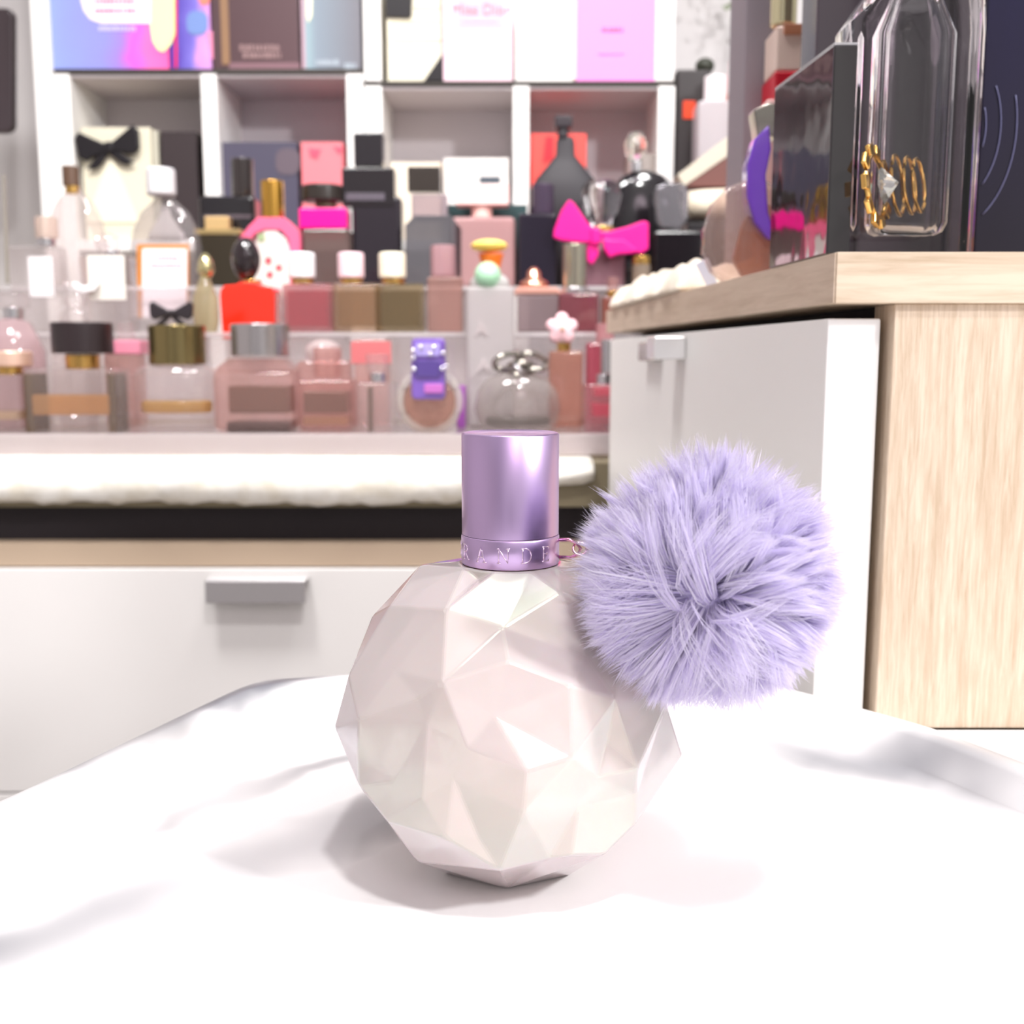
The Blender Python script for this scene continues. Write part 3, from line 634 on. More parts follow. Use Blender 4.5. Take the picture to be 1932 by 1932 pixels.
# front row, on the lowest step
item(N, 'square clear bottle with amber juice under a wide black cap, front left', PB, Y1, T1, [
    ('glass_body', 'B', (46, 695, 218, 820), 0.040, CL, {'base': 1}),
    ('amber_juice', 'B', (60, 745, 206, 783), 0.034, AMB, {'dy': 0.003, 'sub': 1}),
    ('dark_side', 'B', (46, 705, 62, 815), 0.030, G('#8a7048', .6, .05, '#7a5f38'), {'dy': 0.005, 'sub': 1}),
    ('dark_side', 'B', (203, 705, 216, 815), 0.030, G('#8a7048', .6, .05, '#7a5f38'), {'dy': 0.005, 'sub': 1}),
    ('collar', 'C', (106, 668, 168, 697), 0, GOLD, {'cy': 0.02}),
    ('cap', 'C', (79, 607, 194, 667), 0, M('#2a2022', 0.3), {'cy': 0.02, 'bevel': 0.001})])
T = item(N, 'round shouldered clear bottle with gold juice and a black ribbon bow on its cap', PB, Y1, T1, [
    ('glass_body', 'L', (236, 688, 396, 820), 0, CL, {'base': 1, 'cy': 0.022, 'sy': 0.62, 'prof': [(.9, 0), (1, .05), (1, .8), (.93, .92), (.7, .98), (.45, 1)]}),
    ('gold_juice', 'C', (250, 757, 386, 781), 0, GLD, {'cy': 0.022, 'sy': 0.6, 'sub': 1}),
    ('cap', 'C', (264, 612, 372, 688), 0, M('#8c7d55', 0.2, 0.9), {'cy': 0.022, 'sy': 0.9, 'bevel': 0.0012})])
bow(T, 'bow', 322, 590, 84, 50, Y1+0.012, M('#2b2428', 0.4), 0, 0.004)
item(N, 'square pink tinted bottle with a silver cap, in the front row beneath the red bottle', PB, Y1, T1, [
    ('glass_body', 'B', (402, 700, 552, 820), 0.036, CLP, {'base': 1}),
    ('rose_juice', 'B', (430, 728, 544, 780), 0.03, BRN, {'dy': 0.003, 'sub': 1}),
    ('base_glass', 'B', (428, 796, 546, 815), 0.03, DKG, {'dy': 0.003, 'sub': 1}),
    ('shoulder', 'P', [(402, 700), (430, 676), (530, 676), (552, 700)], 0.034, CLP, {'dy': 0.001}),
    ('cap', 'C', (425, 610, 537, 672), 0, M('#b7b2b2', 0.25, 0.9), {'cy': 0.018, 'bevel': 0.0012})])
item(N, 'small clear bottle with brown juice and a clear cap, right of the silver capped one', PB, Y1, T1, [
    ('glass_body', 'B', (562, 716, 664, 820), 0.032, CLP, {'base': 1}),
    ('brown_juice', 'B', (572, 738, 655, 780), 0.026, BRN, {'dy': 0.003, 'sub': 1}),
    ('amber_foot', 'B', (572, 786, 655, 802), 0.026, G('#e0c090', .5, .05, '#d8b888'), {'dy': 0.003, 'sub': 1}),
    ('cap', 'C', (585, 655, 638, 712), 0, CLP, {'cy': 0.016})])
item(N, 'plain narrow clear bottle with silver collar, left of the round purple one', PB, Y1, T1, [
    ('glass_body', 'B', (672, 722, 744, 820), 0.03, CL, {'base': 1}),
    ('grey_insert', 'B', (694, 730, 702, 815), 0.01, BRN, {'dy': 0.01, 'sub': 1}),
    ('collar', 'C', (692, 704, 724, 722), 0, SILVER, {'cy': 0.015}),
    ('cap', 'C', (686, 668, 730, 704), 0, CL, {'cy': 0.015})])
def ring_v(px, py, rpx, tube, Y, sy=1.0):
    c = W(px, py, Y); m = mpp(py, Y)
    return tubev([(c.x+math.cos(a)*rpx*m, Y, c.z+math.sin(a)*rpx*m*sy) for a in [2*PI*i/48 for i in range(48)]], tube, 14, True)
c0 = W(811, 757, Y1+0.01)
T = thing(N, 'round ring shaped clear bottle with a jewelled purple strap cap', PB, (c0.x, Y1+0.01, T1))
v, f = ring_v(811, 756, 55, 0.0034, Y1+0.01); mobj('glass_ring', v, f, G('#fbf8f2', .5, .03, '#f8f4ec'), T, smooth=True)
ell('glass_disc', 811, 762, 52, 54, Y1+0.01, 0.005, G('#e8c8b8', .35, .04, '#cf9c88'), T)
strap = prism('purple_strap', rrect(776, 638, 840, 754, 9), Y1-0.004, 0.024, M('#7c5bb8', 0.2, coat=1.0), T, 0.002)
prism('purple_stone', rrect(783, 680, 830, 712, 4), Y1-0.0055, 0.002, M('#55408c', 0.1, coat=1.0), strap, 0.0008)
prism('lilac_stone', rrect(783, 648, 830, 672, 4), Y1-0.0055, 0.002, M('#b6a8ee', 0.1, coat=1.0), strap, 0.0008)
prism('pink_stone', rrect(800, 724, 836, 742, 4), Y1-0.0055, 0.002, M('#c46fc4', 0.1, coat=1.0), strap, 0.0008)
for px, py in ((780, 662), (780, 675), (836, 666), (818, 655), (812, 668), (781, 696), (834, 695), (842, 692), (794, 655)):
    ell('crystal', px, py, 4.5, 4.5, Y1-0.006, 0.0015, M('#f2f2ff', 0.05, 0.9), strap)
T = item(N, 'low domed clear bottle with a twisted silver knot stopper', PB, Y1, T1, [
    ('glass_body', 'L', (892, 702, 1060, 820), 0, G('#e8e2e0', .28, .03, '#cfc8c4'), {'base': 1, 'cy': 0.026, 'sy': .6, 'prof': [(.75, 0), (.9, .08), (1, .35), (.92, .65), (.7, .88), (.35, 1)]}),
    ('base_glass', 'C', (915, 788, 1040, 806), 0, G('#8f8a84', .5, .05, '#857e76'), {'cy': 0.026, 'sy': .55, 'sub': 1})])
cc = W(982, 690, Y1+0.02); k = mpp(690, Y1)
for i, (dx, dz, rr, tl) in enumerate(((-22, 8, 24, .5), (22, 8, 24, -.5), (0, -6, 20, 0))):
    pts = [(cc.x+(dx+math.cos(a)*rr*1.2)*k, cc.y+0.006*math.sin(2*a+i), cc.z+(dz+math.sin(a)*rr*.62+tl*math.cos(a)*10)*k) for a in [2*PI*j/28 for j in range(28)]]
    v, f = tubev(pts, 0.0024, 10, True); mobj('knot_loop', v, f, M('#a8a49c', 0.15, 0.9), T, smooth=True)
v, f = tubev([(cc.x-.006, cc.y-.006, cc.z+.002), (cc.x, cc.y-.008, cc.z-.003), (cc.x+.001, cc.y-.006, cc.z-.009)], 0.002, 8); mobj('knot_tail', v, f, SILVER, T, smooth=True)
item(N, 'clear bottle with crimson juice and a silver cap, against the white drawer end', PB, Y1, T1, [
    ('glass_body', 'B', (1104, 726, 1182, 828), 0.03, G('#f3d6d8', .2, .03, '#e7b8bd'), {'base': 1, 'bevel': 0.001}),
    ('crimson_juice', 'B', (1118, 762, 1180, 786), 0.026, M('#c4124a', 0.3), {'dy': 0.002, 'sub': 1}),
    ('crimson_band', 'B', (1122, 732, 1178, 748), 0.026, M('#c8405c', 0.3), {'dy': 0.002, 'sub': 1}),
    ('collar', 'C', (1128, 706, 1160, 727), 0, SILVER, {'cy': .015}),
    ('cap', 'C', (1136, 640, 1176, 706), 0, M('#bcbabb', .2, .9), {'cy': .015})])
item(N, 'clear bottle with a rose gold lid, leftmost in the front row', PB, Y1, T1, [
    ('glass_body', 'B', (-50, 706, 36, 820), 0.034, CL, {'base': 1}),
    ('pale_juice', 'B', (-46, 776, 30, 792), 0.028, G('#f0d9b8', .5, .05, '#e8cba0'), {'dy': .003, 'sub': 1}),
    ('collar', 'C', (-20, 690, 24, 708), 0, GOLD, {'cy': .016}),
    ('lid', 'C', (-40, 662, 40, 692), 0, M('#e8c2ae', .3, .5), {'cy': .018})])
T = item('perfume_bottle', 'tall frosted white bottle with a green ball and orange and yellow cup cap', PB, Y1-0.004, T1, [
    ('frosted_body', 'B', (880, 540, 970, 802), 0.036, G('#e6e0e0', .72, .2, '#dcd6d6'), {'base': 1, 'dy': 0.048, 'bevel': 0.003}),
    ('neck_disc', 'E', (886, 512, 962, 560), 0.016, G('#f6f4f4', .7, .1), {'cy': 0.066}),
    ('green_ball', 'E', (895, 494, 945, 546), 0.012, M('#a9d8b4', .3), {'cy': 0.056}),
    ('orange_cup', 'L', (897, 464, 950, 494), 0, M('#fb7a22', .4), {'cy': 0.066, 'prof': [(.65, 0), (.7, .1), (.9, .8), (1, 1)]}),
    ('yellow_disc', 'E', (888, 452, 958, 476), 0.016, M('#fbd468', .4), {'cy': 0.066})])
text('dark_letter', 'A', 908, 622, 26, Y1+0.043, M('#bdb2b2', .5), T); text('dark_letter', 'A', 912, 690, 26, Y1+0.043, M('#c6bcbc', .5), T)
# second line on the lowest step
Y1b = 0.915
PKT = G('#f6ccd2', .45, .05, '#eeb8c2')
item('perfume_bottle', 'rosy clear round bottle behind the amber bottle, at the far left', PB, Y1b, T1, [
    ('glass_body', 'L', (-30, 600, 82, 720), 0, G('#f3d9dc', .35, .04, '#eccdd2'), {'base': 1, 'prof': [(.8, 0), (1, .2), (1, .7), (.6, .95), (.3, 1)]}),
    ('collar', 'C', (8, 580, 44, 602), 0, SILVER, {}), ('cap', 'C', (-2, 552, 54, 582), 0, CL, {})])
item('perfume_bottle', 'pink lidded clear bottle between the black cap and the ribbon bow', PB, Y1b, T1, [
    ('glass_body', 'B', (196, 668, 262, 760), 0.02, CLP, {'base': 1}), ('pink_lid', 'B', (194, 642, 264, 668), 0.02, M('#ec94ac', .35), {}),
    ('stopper', 'C', (214, 606, 246, 643), 0, CL, {'cy': .01})])
item('perfume_bottle', 'clear globe bottle with a crystal stopper, above the black cap', PB, Y1b, T1, [
    ('glass_body', 'L', (96, 580, 190, 740), 0, CL, {'base': 1, 'sy': .5, 'prof': [(.7, 0), (1, .3), (.95, .7), (.5, .95), (.3, 1)]}),
    ('stopper', 'E', (120, 548, 166, 584), .008, CL, {})])
item('perfume_bottle', 'squat rose tinted bottle with a white domed lid, behind the small brown juice bottle', PB, Y1b, T1, [
    ('glass_body', 'B', (560, 680, 660, 780), 0.025, CLP, {'base': 1}), ('domed_lid', 'E', (575, 640, 645, 690), .012, G('#f4e6e6', .5), {'cy': .012})])
item('perfume_bottle', 'salmon red labelled bottle behind the narrow clear bottle', PB, Y1b, T1, [
    ('glass_body', 'B', (668, 640, 732, 780), 0.025, CLP, {'base': 1}), lab((662, 644, 738, 686), M('#d8787a', .4)), ])
carton('small violet carton between the strap cap bottle and the tall frosted one', 862, 878, 728, T1, Y1b-0.02, M('#9a4fa8', .35), 0.02)
# the flower and its bottle
T = item(N, 'rose bottle topped with a pale pink five petalled flower', PB, Y1b-0.01, T1, [
    ('glass_body', 'B', (1036, 662, 1100, 780), 0.025, G('#e8b8a8', .3, .04, '#d29a86'), {'base': 1}),
    ('collar', 'C', (1052, 646, 1078, 664), 0, GOLD, {'cy': .012})])
fm = M('#f9ccd2', .45)
cc = W(1060, 620, Y1b-0.003); k = mpp(620, Y1b)
V = []; Fc = []
ang = [2*PI*i/60 for i in range(60)]
for y, s in ((0, .85), (-.002, 1.0), (-.004, .8)):
    for a in ang: r = (21+9.5*abs(math.cos(2.5*(a-PI/2)))**.8)*k*s; V.append((cc.x+r*math.cos(a), cc.y+y, cc.z+r*math.sin(a)))
for q in range(2):
    for i in range(60): j = (i+1) % 60; Fc.append((q*60+i, q*60+j, (q+1)*60+j, (q+1)*60+i))
Fc.append(tuple(range(60))); Fc.append(tuple(120+i for i in range(60)))
fo = mobj('flower', V, Fc, fm, T, smooth=True); ell('flower_heart', 1061, 621, 5, 5, Y1b-0.0075, .0012, M('#caa08a', .4), fo)
item(N, 'red tinted bottle low behind the flower bottle', PB, Y1b+0.008, T1, [
    ('glass_body', 'B', (1106, 646, 1180, 740), 0.018, G('#e08a98', .4, .04, '#c95a70'), {'base': 1}),
    ('cap', 'C', (1126, 610, 1160, 646), 0, G('#e6b0b4', .5, .05), {'cy': .009})])
# middle step
Y2 = 0.968
def cap3(x0, x1, capm, tint, juice, label):
    item(N, label, PB, Y2, T2, [
        ('glass_body', 'B', (x0-4, 535, x1+36, 618), 0.03, tint, {'base': 1, 'bevel': 0.001}),
        ('juice', 'B', (x0+4, 548, x1+28, 616), 0.02, juice, {'dy': .004, 'sub': 1, 'bevel': 0.0005}),
        ('collar', 'C', (x0+6, 523, x1-2, 536), 0, GOLD, {'cy': .014}),
        ('cap', 'C', (x0, 474, x1, 524), 0, capm, {'cy': .014, 'bevel': 0.0022})])
cap3(538, 589, M('#f7f6f7', .4), G('#f0c8c8', .3, .04, '#d98a90'), G('#dd8890', .5, .05, '#d06a78'), 'squat bottle with a plain white cap, leftmost of the three matching caps')
cap3(633, 683, M('#f6d3da', .4), G('#e8d0b8', .3, .04, '#c0a080'), G('#c8a888', .5, .05, '#b09070'), 'squat bottle with a pale pink cap, middle of the three matching caps')
cap3(711, 763, M('#f3ead2', .4), G('#d8c8a8', .3, .04, '#9c8a68'), G('#a08c68', .5, .05, '#8a7450'), 'squat bottle with a cream cap, rightmost of the three matching caps')
item(N, 'vivid red bottle with a black egg shaped cap', PB, Y2-0.008, T2, [
    ('red_body', 'P', [(414, 560), (416, 545), (424, 538), (446, 537), (452, 532), (485, 532), (490, 537), (510, 540), (517, 548), (518, 640), (420, 640)], 0.03, M('#f0280c', .25, coat=.6), {'bevel': .0012}),
    ('collar', 'C', (450, 526, 486, 534), 0, GOLD, {'cy': .015}),
    ('cap', 'E', (437, 448, 491, 530), .012, M('#1f1518', .15, coat=.5), {'cy': .015})])
item(N, 'dusty pink bottle with a faceted clear cap, left of the yellow and orange cap', PB, Y2, T2, [
    ('glass_body', 'B', (806, 522, 872, 640), 0.03, G('#e6c4bc', .45, .04, '#cfa398'), {'base': 1}),
    ('cap', 'C', (810, 460, 858, 520), 0, G('#f2d0d2', .5, .04, '#e6bcc2'), {'cy': .014, 'n': 8, 'bevel': .001})])
item(N, 'clear bottle with a rose gold jewelled crown, behind the knot stopper', PB, Y2, T2, [
    ('glass_body', 'B', (976, 556, 1056, 640), 0.03, G('#d8c8c8', .45, .04, '#a89498'), {'base': 1}),
    ('shoulder', 'P', [(968, 554), (975, 542), (1050, 542), (1062, 554)], 0.03, M('#e8b0a0', .3, .6), {}),
    ('crown', 'L', (976, 502, 1040, 544), 0, ROSE, {'cy': .015, 'prof': [(1, 0), (.8, .35), (.45, .5), (.4, .8), (.15, 1)]})])
for q in ():
    pass
item(N, 'tall ruby bottle with a long pewter cap, below the pink bow', PB, Y2-0.004, T2, [
    ('glass_body', 'B', (1054, 552, 1130, 640), 0.03, G('#c88088', .45, .04, '#a05560'), {'base': 1}),
    ('collar', 'C', (1060, 540, 1112, 553), 0, SILVER, {'cy': .014}),
    ('cap', 'C', (1063, 458, 1108, 542), 0, M('#b5ae9c', .2, .9), {'cy': .014, 'bevel': .0012})])
item(N, 'red brown bottle with a small gold cap, right of the pewter cap', PB, Y2+0.004, T2, [
    ('glass_body', 'B', (1136, 560, 1182, 640), 0.026, G('#d09080', .45, .04, '#b0685a'), {'base': 1}),
    ('collar', 'C', (1146, 548, 1172, 561), 0, GOLD, {'cy': .012}), ('cap', 'C', (1148, 522, 1170, 549), 0, CLP, {'cy': .012})])
item(N, 'clear ornate bottle with a bright curled front, left of the framed label bottle', PB, Y2, T2, [
    ('glass_body', 'B', (150, 478, 240, 620), 0.03, CL, {'base': 1}), lab((166, 482, 236, 566), M('#e9e4da', .5), -0.001),
    ('curl', 'P', [(176, 505), (184, 505), (186, 535), (178, 548), (160, 552), (140, 545), (134, 534), (142, 532), (156, 540), (172, 536)], .004, M('#ffffff', .1, coat=1), {'dy': -.006}),
    ('stopper', 'E', (180, 440, 226, 480), .009, CL, {'cy': .012}), ('collar', 'C', (190, 470, 216, 482), 0, SILVER, {'cy': .012})])
item(N, 'clear bottle with a plain pale label, at the far left of the middle step', PB, Y2+0.003, T2, [
    ('glass_body', 'B', (18, 462, 106, 620), 0.03, CL, {'base': 1}), lab((54, 484, 100, 560), M('#e4dfe0', .5)),
    ('collar', 'C', (56, 446, 92, 462), 0, SILVER, {'cy': .014}), ('cap', 'C', (54, 406, 96, 447), 0, G('#f6e2d6', .45, .04), {'cy': .014})])
item(N, 'small sparkling gold and crystal bottle, left of the red bottle', PB, Y2, T2, [
    ('glass_body', 'L', (364, 520, 412, 630), 0, G('#e8e0c4', .4, .04, '#d0c498'), {'base': 1, 'prof': [(.8, 0), (1, .2), (1, .6), (.5, .9), (.3, 1)]}),
    ('cap', 'L', (372, 478, 404, 524), 0, M('#d9cf9c', .15, .9), {'prof': [(.6, 0), (1, .3), (.8, .7), (.3, 1)]})])
# top step
Y3 = 1.070
item(N, 'domed clear bottle with a brown cap, in front of the tall white upright', PB, Y3, T3, [
    ('glass_body', 'L', (84, 352, 204, 560), 0, G('#f4ecec', .2, .03, '#e6dcdc'), {'base': 1, 'sy': .45, 'prof': [(.95, 0), (1, .1), (1, .4), (.85, .65), (.55, .85), (.25, .96), (.18, 1)]}),
    ('cap', 'C', (118, 314, 149, 352), 0, M('#5a4232', .4), {'n': 24}), ('collar', 'C', (124, 350, 150, 366), 0, GOLD, {})])
T = item(N, 'domed clear bottle with an orange framed white label and a frosted cap', PB, Y3-0.008, T3, [
    ('glass_body', 'L', (240, 368, 378, 560), 0, G('#e2dcdc', .22, .03, '#cfc8c8'), {'base': 1, 'sy': .4, 'cy': .008, 'prof': [(.95, 0), (1, .1), (1, .42), (.9, .62), (.66, .82), (.3, .95), (.2, 1)]}),
    ('cap', 'C', (271, 315, 326, 368), 0, M('#d6d4d6', .35), {'cy': .008, 'bevel': .003}),
    ('inner_cone', 'L', (272, 385, 344, 452), 0, G('#f8f4f4', .6, .05), {'cy': .008, 'sy': .4, 'prof': [(1, 0), (.9, .2), (.3, .7), (.2, 1)]}),
    ('label_frame', 'P', rrect(258, 461, 356, 600, 3), 0.001, M('#c67c34', .4), {'dy': -.0095}),
    ('paper_label', 'P', rrect(268, 469, 352, 600, 2), 0.001, M('#f5ecf0', .5), {'dy': -.0107})])
bars(T, [(296, 336, 486), (284, 346, 500)], M('#b8a8b0', .5), Y3-0.0192, 6)
item(N, 'broad black bottle with a black and gold cap, in front of the navy carton', PB, Y3+0.03, T3, [
    ('black_body', 'B', (376, 368, 482, 520), 0.03, BLKG, {'base': 1}), ('cap', 'C', (431, 296, 473, 369), 0, M('#221a18', .12, coat=1), {'cy': .012}),
    lab((384, 405, 474, 412), M('#554b52', .4))])
item(N, 'dark olive square bottle with a gold collar, right of the framed label bottle', PB, Y3, T3, [
    ('dark_body', 'B', (366, 440, 452, 540), 0.028, G('#453b28', .75, .05, '#3a3020'), {'base': 1}),
    ('rim', 'B', (366, 432, 454, 442), 0.028, M('#b8a070', .3, .7), {}), ('collar', 'B', (386, 408, 431, 433), 0.016, M('#e2c088', .3, .6), {'dy': .006})])
item(N, 'pink arched bottle with red flower print and a tall gold cap', PB, Y3-0.006, T3, [
    ('flower_body', 'P', [(478, 560), (478, 470), (484, 450), (500, 436), (520, 436), (538, 450), (546, 470), (546, 560)], 0.02, M('#dcd4cc', .4), {'bevel': .001}),
    ('pink_arch', 'P', [(452, 450), (468, 428), (486, 410), (536, 410), (560, 432), (566, 445), (568, 540), (545, 540), (544, 450), (530, 434), (500, 432), (482, 440), (462, 462)], 0.022, M('#f2658c', .3, coat=.4), {'dy': .001}),
    ('flower_print', 'P', rrect(500, 485, 512, 498, 5), .0006, M('#d8505c', .4), {'dy': -.001}), ('flower_print', 'P', rrect(520, 499, 532, 510, 5), .0006, M('#d8505c', .4), {'dy': -.001}),
    ('flower_print', 'P', rrect(503, 512, 515, 524, 5), .0006, M('#d8505c', .4), {'dy': -.001}), ('leaf_print', 'P', rrect(486, 440, 500, 456, 5), .0006, M('#9aa880', .4), {'dy': -.001}),
    ('cap', 'C', (488, 338, 531, 410), 0, M('#cf9f4a', .2, .95), {'cy': .011, 'bevel': .0012})])
item(N, 'brown glass bottle with a bright magenta band and a black lid', PB, Y3, T3, [
    ('brown_body', 'B', (570, 430, 660, 540), 0.03, G('#8a7470', .6, .05, '#7d6662'), {'base': 1}),
    ('magenta_band', 'B', (564, 392, 654, 431), 0.032, M('#f5068a', .3), {'dy': -.001, 'bevel': .0015}), ('neck', 'C', (590, 372, 630, 393), 0, M('#6a6248', .4), {'cy': .015}),
    ('lid', 'C', (564, 346, 644, 378), 0, M('#2a2420', .3), {'cy': .015}), ('pale_ring', 'C', (568, 354, 640, 368), 0, M('#c8bda0', .3, .5), {'cy': .0145, 'bevel': .0005})])
item(N, 'tall black stepped bottle with grey lettering, the tallest in the middle', PB, Y3+0.012, T3, [
    ('black_body', 'B', (664, 370, 758, 540), 0.034, M('#1e171f', .25, coat=.3), {'base': 1}), ('shoulder', 'B', (645, 316, 744, 390), 0.03, M('#1a1418', .25, coat=.3), {'dy': -.001, 'bevel': .0015}),
    ('cap', 'B', (667, 250, 722, 314), 0.022, M('#1c171c', .2, coat=.4), {'dy': .004, 'bevel': .0012}), lab((652, 364, 726, 378), M('#57505a', .4), -.0018)])
item(N, 'smoky bottle with a black cap above a clear cube collar', PB, Y3, T3, [
    ('smoky_body', 'P', [(764, 540), (764, 424), (782, 406), (850, 406), (872, 430), (872, 540)], 0.028, G('#8a888e', .6, .04, '#78767c'), {'bevel': .001}),
    ('cube_collar', 'B', (776, 366, 844, 414), 0.02, G('#d8c8d0', .4, .04, '#bfb0b8'), {'dy': .004}), ('cap', 'B', (769, 314, 831, 362), 0.018, M('#2c2520', .25, coat=.4), {'dy': .005, 'bevel': .001})])
item(N, 'pink square bottle with a wide pale pink block cap', PB, Y3, T3, [
    ('pink_body', 'B', (850, 408, 972, 540), 0.03, G('#f4c8c8', .65, .05, '#f0bcbc'), {'base': 1}), ('neck', 'C', (888, 384, 928, 409), 0, M('#f0c0b8', .35), {'cy': .015}),
    ('cap', 'B', (860, 348, 960, 386), 0.026, M('#fbd0cc', .35), {'dy': .002, 'bevel': .0008})])
carton('dark teal carton standing behind the pink square bottle', 845, 994, 386, T3, Y3+0.04, M('#2f4a4c', .4), 0.03)
item(N, 'slim navy black bottle with a clear violet cap, left of the pink bow', PB, Y3-0.006, T3, [
    ('navy_body', 'B', (978, 402, 1050, 540), 0.03, G('#302838', .8, .05, '#282230'), {'base': 1}), ('cap', 'C', (1004, 344, 1046, 402), 0, G('#5f4f66', .7, .04, '#584860'), {'cy': .014})])
T = item('perfume_bottle', 'matte black bust shaped bottle with a small block stopper, in front of the red carton', PB, Y3+0.06, T3, [
    ('bust_body', 'L', (1000, 258, 1132, 520), 0, M('#2b272c', .6), {'base': 1, 'sy': .35, 'prof': [(.8, 0), (.9, .3), (1, .55), (1, .66), (.8, .74), (.5, .82), (.28, .88), (.26, .97), (.2, 1)]}),
    ('neck', 'C', (1052, 238, 1072, 260), 0, M('#2b272c', .6), {}), ('stopper', 'B', (1047, 217, 1080, 240), 0.014, M('#2a2228', .4), {'dy': -.007, 'bevel': .0015})])
T = item(N, 'clear faceted stopper bottle wearing a big magenta satin bow', PB, Y3-0.008, T3, [
    ('glass_body', 'B', (1082, 450, 1180, 540), 0.03, G('#e8c0c8', .4, .04, '#d8a0b0'), {'base': 1}), ('collar', 'C', (1112, 425, 1164, 452), 0, GOLD, {'cy': .014}),
    ('stopper', 'L', (1099, 338, 1175, 430), 0, M('#f4f0f2', .02, trans=1.0), {'cy': .014, 'prof': [(.5, 0), (.6, .03), (.72, .2), (1, .7), (.95, .9), (.7, 1)]})])
mg = M('#f2008c', .45, coat=.2)
for nm, pts, dy in (('bow_loop', [(1074, 376), (1084, 384), (1110, 422), (1132, 440), (1128, 458), (1100, 458), (1060, 454), (1044, 448), (1046, 432), (1060, 396)], -.012),
                    ('bow_loop', [(1130, 436), (1150, 436), (1182, 428), (1215, 416), (1224, 420), (1224, 470), (1208, 480), (1180, 462), (1140, 456)], -.012),
                    ('bow_knot', [(1114, 430), (1132, 428), (1136, 458), (1116, 462)], -.014),
                    ('bow_tail', [(1110, 456), (1130, 456), (1130, 480), (1118, 500), (1108, 492)], -.010),
                    ('bow_tail', [(1136, 450), (1178, 452), (1204, 472), (1198, 478), (1166, 480), (1150, 486), (1140, 470)], -.013)):
    prism(nm, pts, Y3-0.008+dy, 0.006, mg, T, .0016)
item(N, 'rounded black bottle with a tall crystal gold topped stopper', PB, Y3+0.028, T3, [
    ('black_body', 'L', (1140, 318, 1290, 540), 0, BLKG, {'base': 1, 'cy': .012, 'sy': .3, 'prof': [(.9, 0), (1, .2), (1, .6), (.85, .85), (.5, .96), (.2, 1)]}),
    ('collar', 'C', (1190, 300, 1216, 322), 0, SILVER, {'cy': .012}), ('stopper', 'L', (1180, 246, 1224, 302), 0, M('#f8f4e8', .03, trans=.9), {'cy': .012, 'prof': [(.4, 0), (.9, .3), (1, .6), (.6, 1)]})])
T = item(N, 'low black bottle with a clear cube stopper, right of the pink bow', PB, Y3-0.002, T3, [
    ('black_body', 'B', (1232, 434, 1330, 520), 0.028, BLKG, {'base': 1}), ('stopper', 'P', [(1238, 352), (1256, 344), (1292, 346), (1300, 362), (1298, 412), (1284, 432), (1250, 430), (1240, 412)], .018, M('#dcd8e0', .03, trans=.85), {'dy': .006, 'bevel': .002})])
item(N, 'tiny gold ringed jar standing under the magenta bow', 'jar', Y3-0.014, T3, [
    ('glass_jar', 'C', (1192, 500, 1226, 540), 0, G('#e8d0b8', .4, .04), {'base': 1, 'cy': -.004}), ('lid', 'C', (1192, 484, 1226, 501), 0, GOLD, {'cy': -.004})])
# ------------------------------------------------------------------ at the far left
o = prism('hand_mirror', rrect(-60, 14, 24, 250, 16), 1.30, 0.012, M('#3b3034', .3, coat=.4), None, .003)
tag(o, 'dark rounded panel hanging against the wall at the top left corner', 'mirror')
o = prism('acrylic_sheet', [(4, 330), (9, 330), (17, 535), (10, 535)], 0.9, 0.0015, M('#8d867c', .4), None, .0004)
tag(o, 'thin dark edged acrylic divider standing at the far left of the riser', 'divider')
# ------------------------------------------------------------------ things at the back right, beyond the cube shelf
ZPL = W(1350, 352, 1.10).z
o = box('display_plinth', W(1292, 352, 1.19).x, W(1500, 352, 1.19).x, 1.19, 1.40, ZCOUNT, ZPL, M('#2c2325', .5), None, .001); tag(o, 'dark plinth carrying the white bottle, right of the cube shelves', 'plinth')
def bk(*a): return item(*a)
YP = 1.20
item(N, 'white capped pale bottle standing on the dark plinth', PB, YP, ZPL, [
    ('pale_body', 'B', (1316, 188, 1378, 360), .04, G('#f0eaee', .8, .05, '#ece6ea'), {'base': 1, 'bevel': .004}), ('cap', 'C', (1335, 136, 1378, 188), 0, M('#f8f6f6', .4), {'cy': .02})])
item('perfume_carton', 'black carton with an orange red square, behind the white capped bottle', 'carton', YP+0.06, ZPL, [
    ('box', 'B', (1274, 130, 1340, 360), .04, M('#2a2424', .4), {'base': 1}), ('orange_square', 'B', (1289, 190, 1312, 224), .001, M('#f04414', .4), {'dy': -.0012}),
    ('ribbon_knot', 'E', (1312, 110, 1348, 140), .01, M('#2f3226', .5), {'cy': .02})])
item(N, 'slim pink and orange bottle beside the grey post', PB, YP+0.002, ZPL, [
    ('orange_body', 'B', (1380, 165, 1402, 360), .03, M('#e0602c', .35), {'base': 1}), ('pink_cap', 'B', (1382, 105, 1403, 164), .02, M('#ee9aa4', .4), {})])
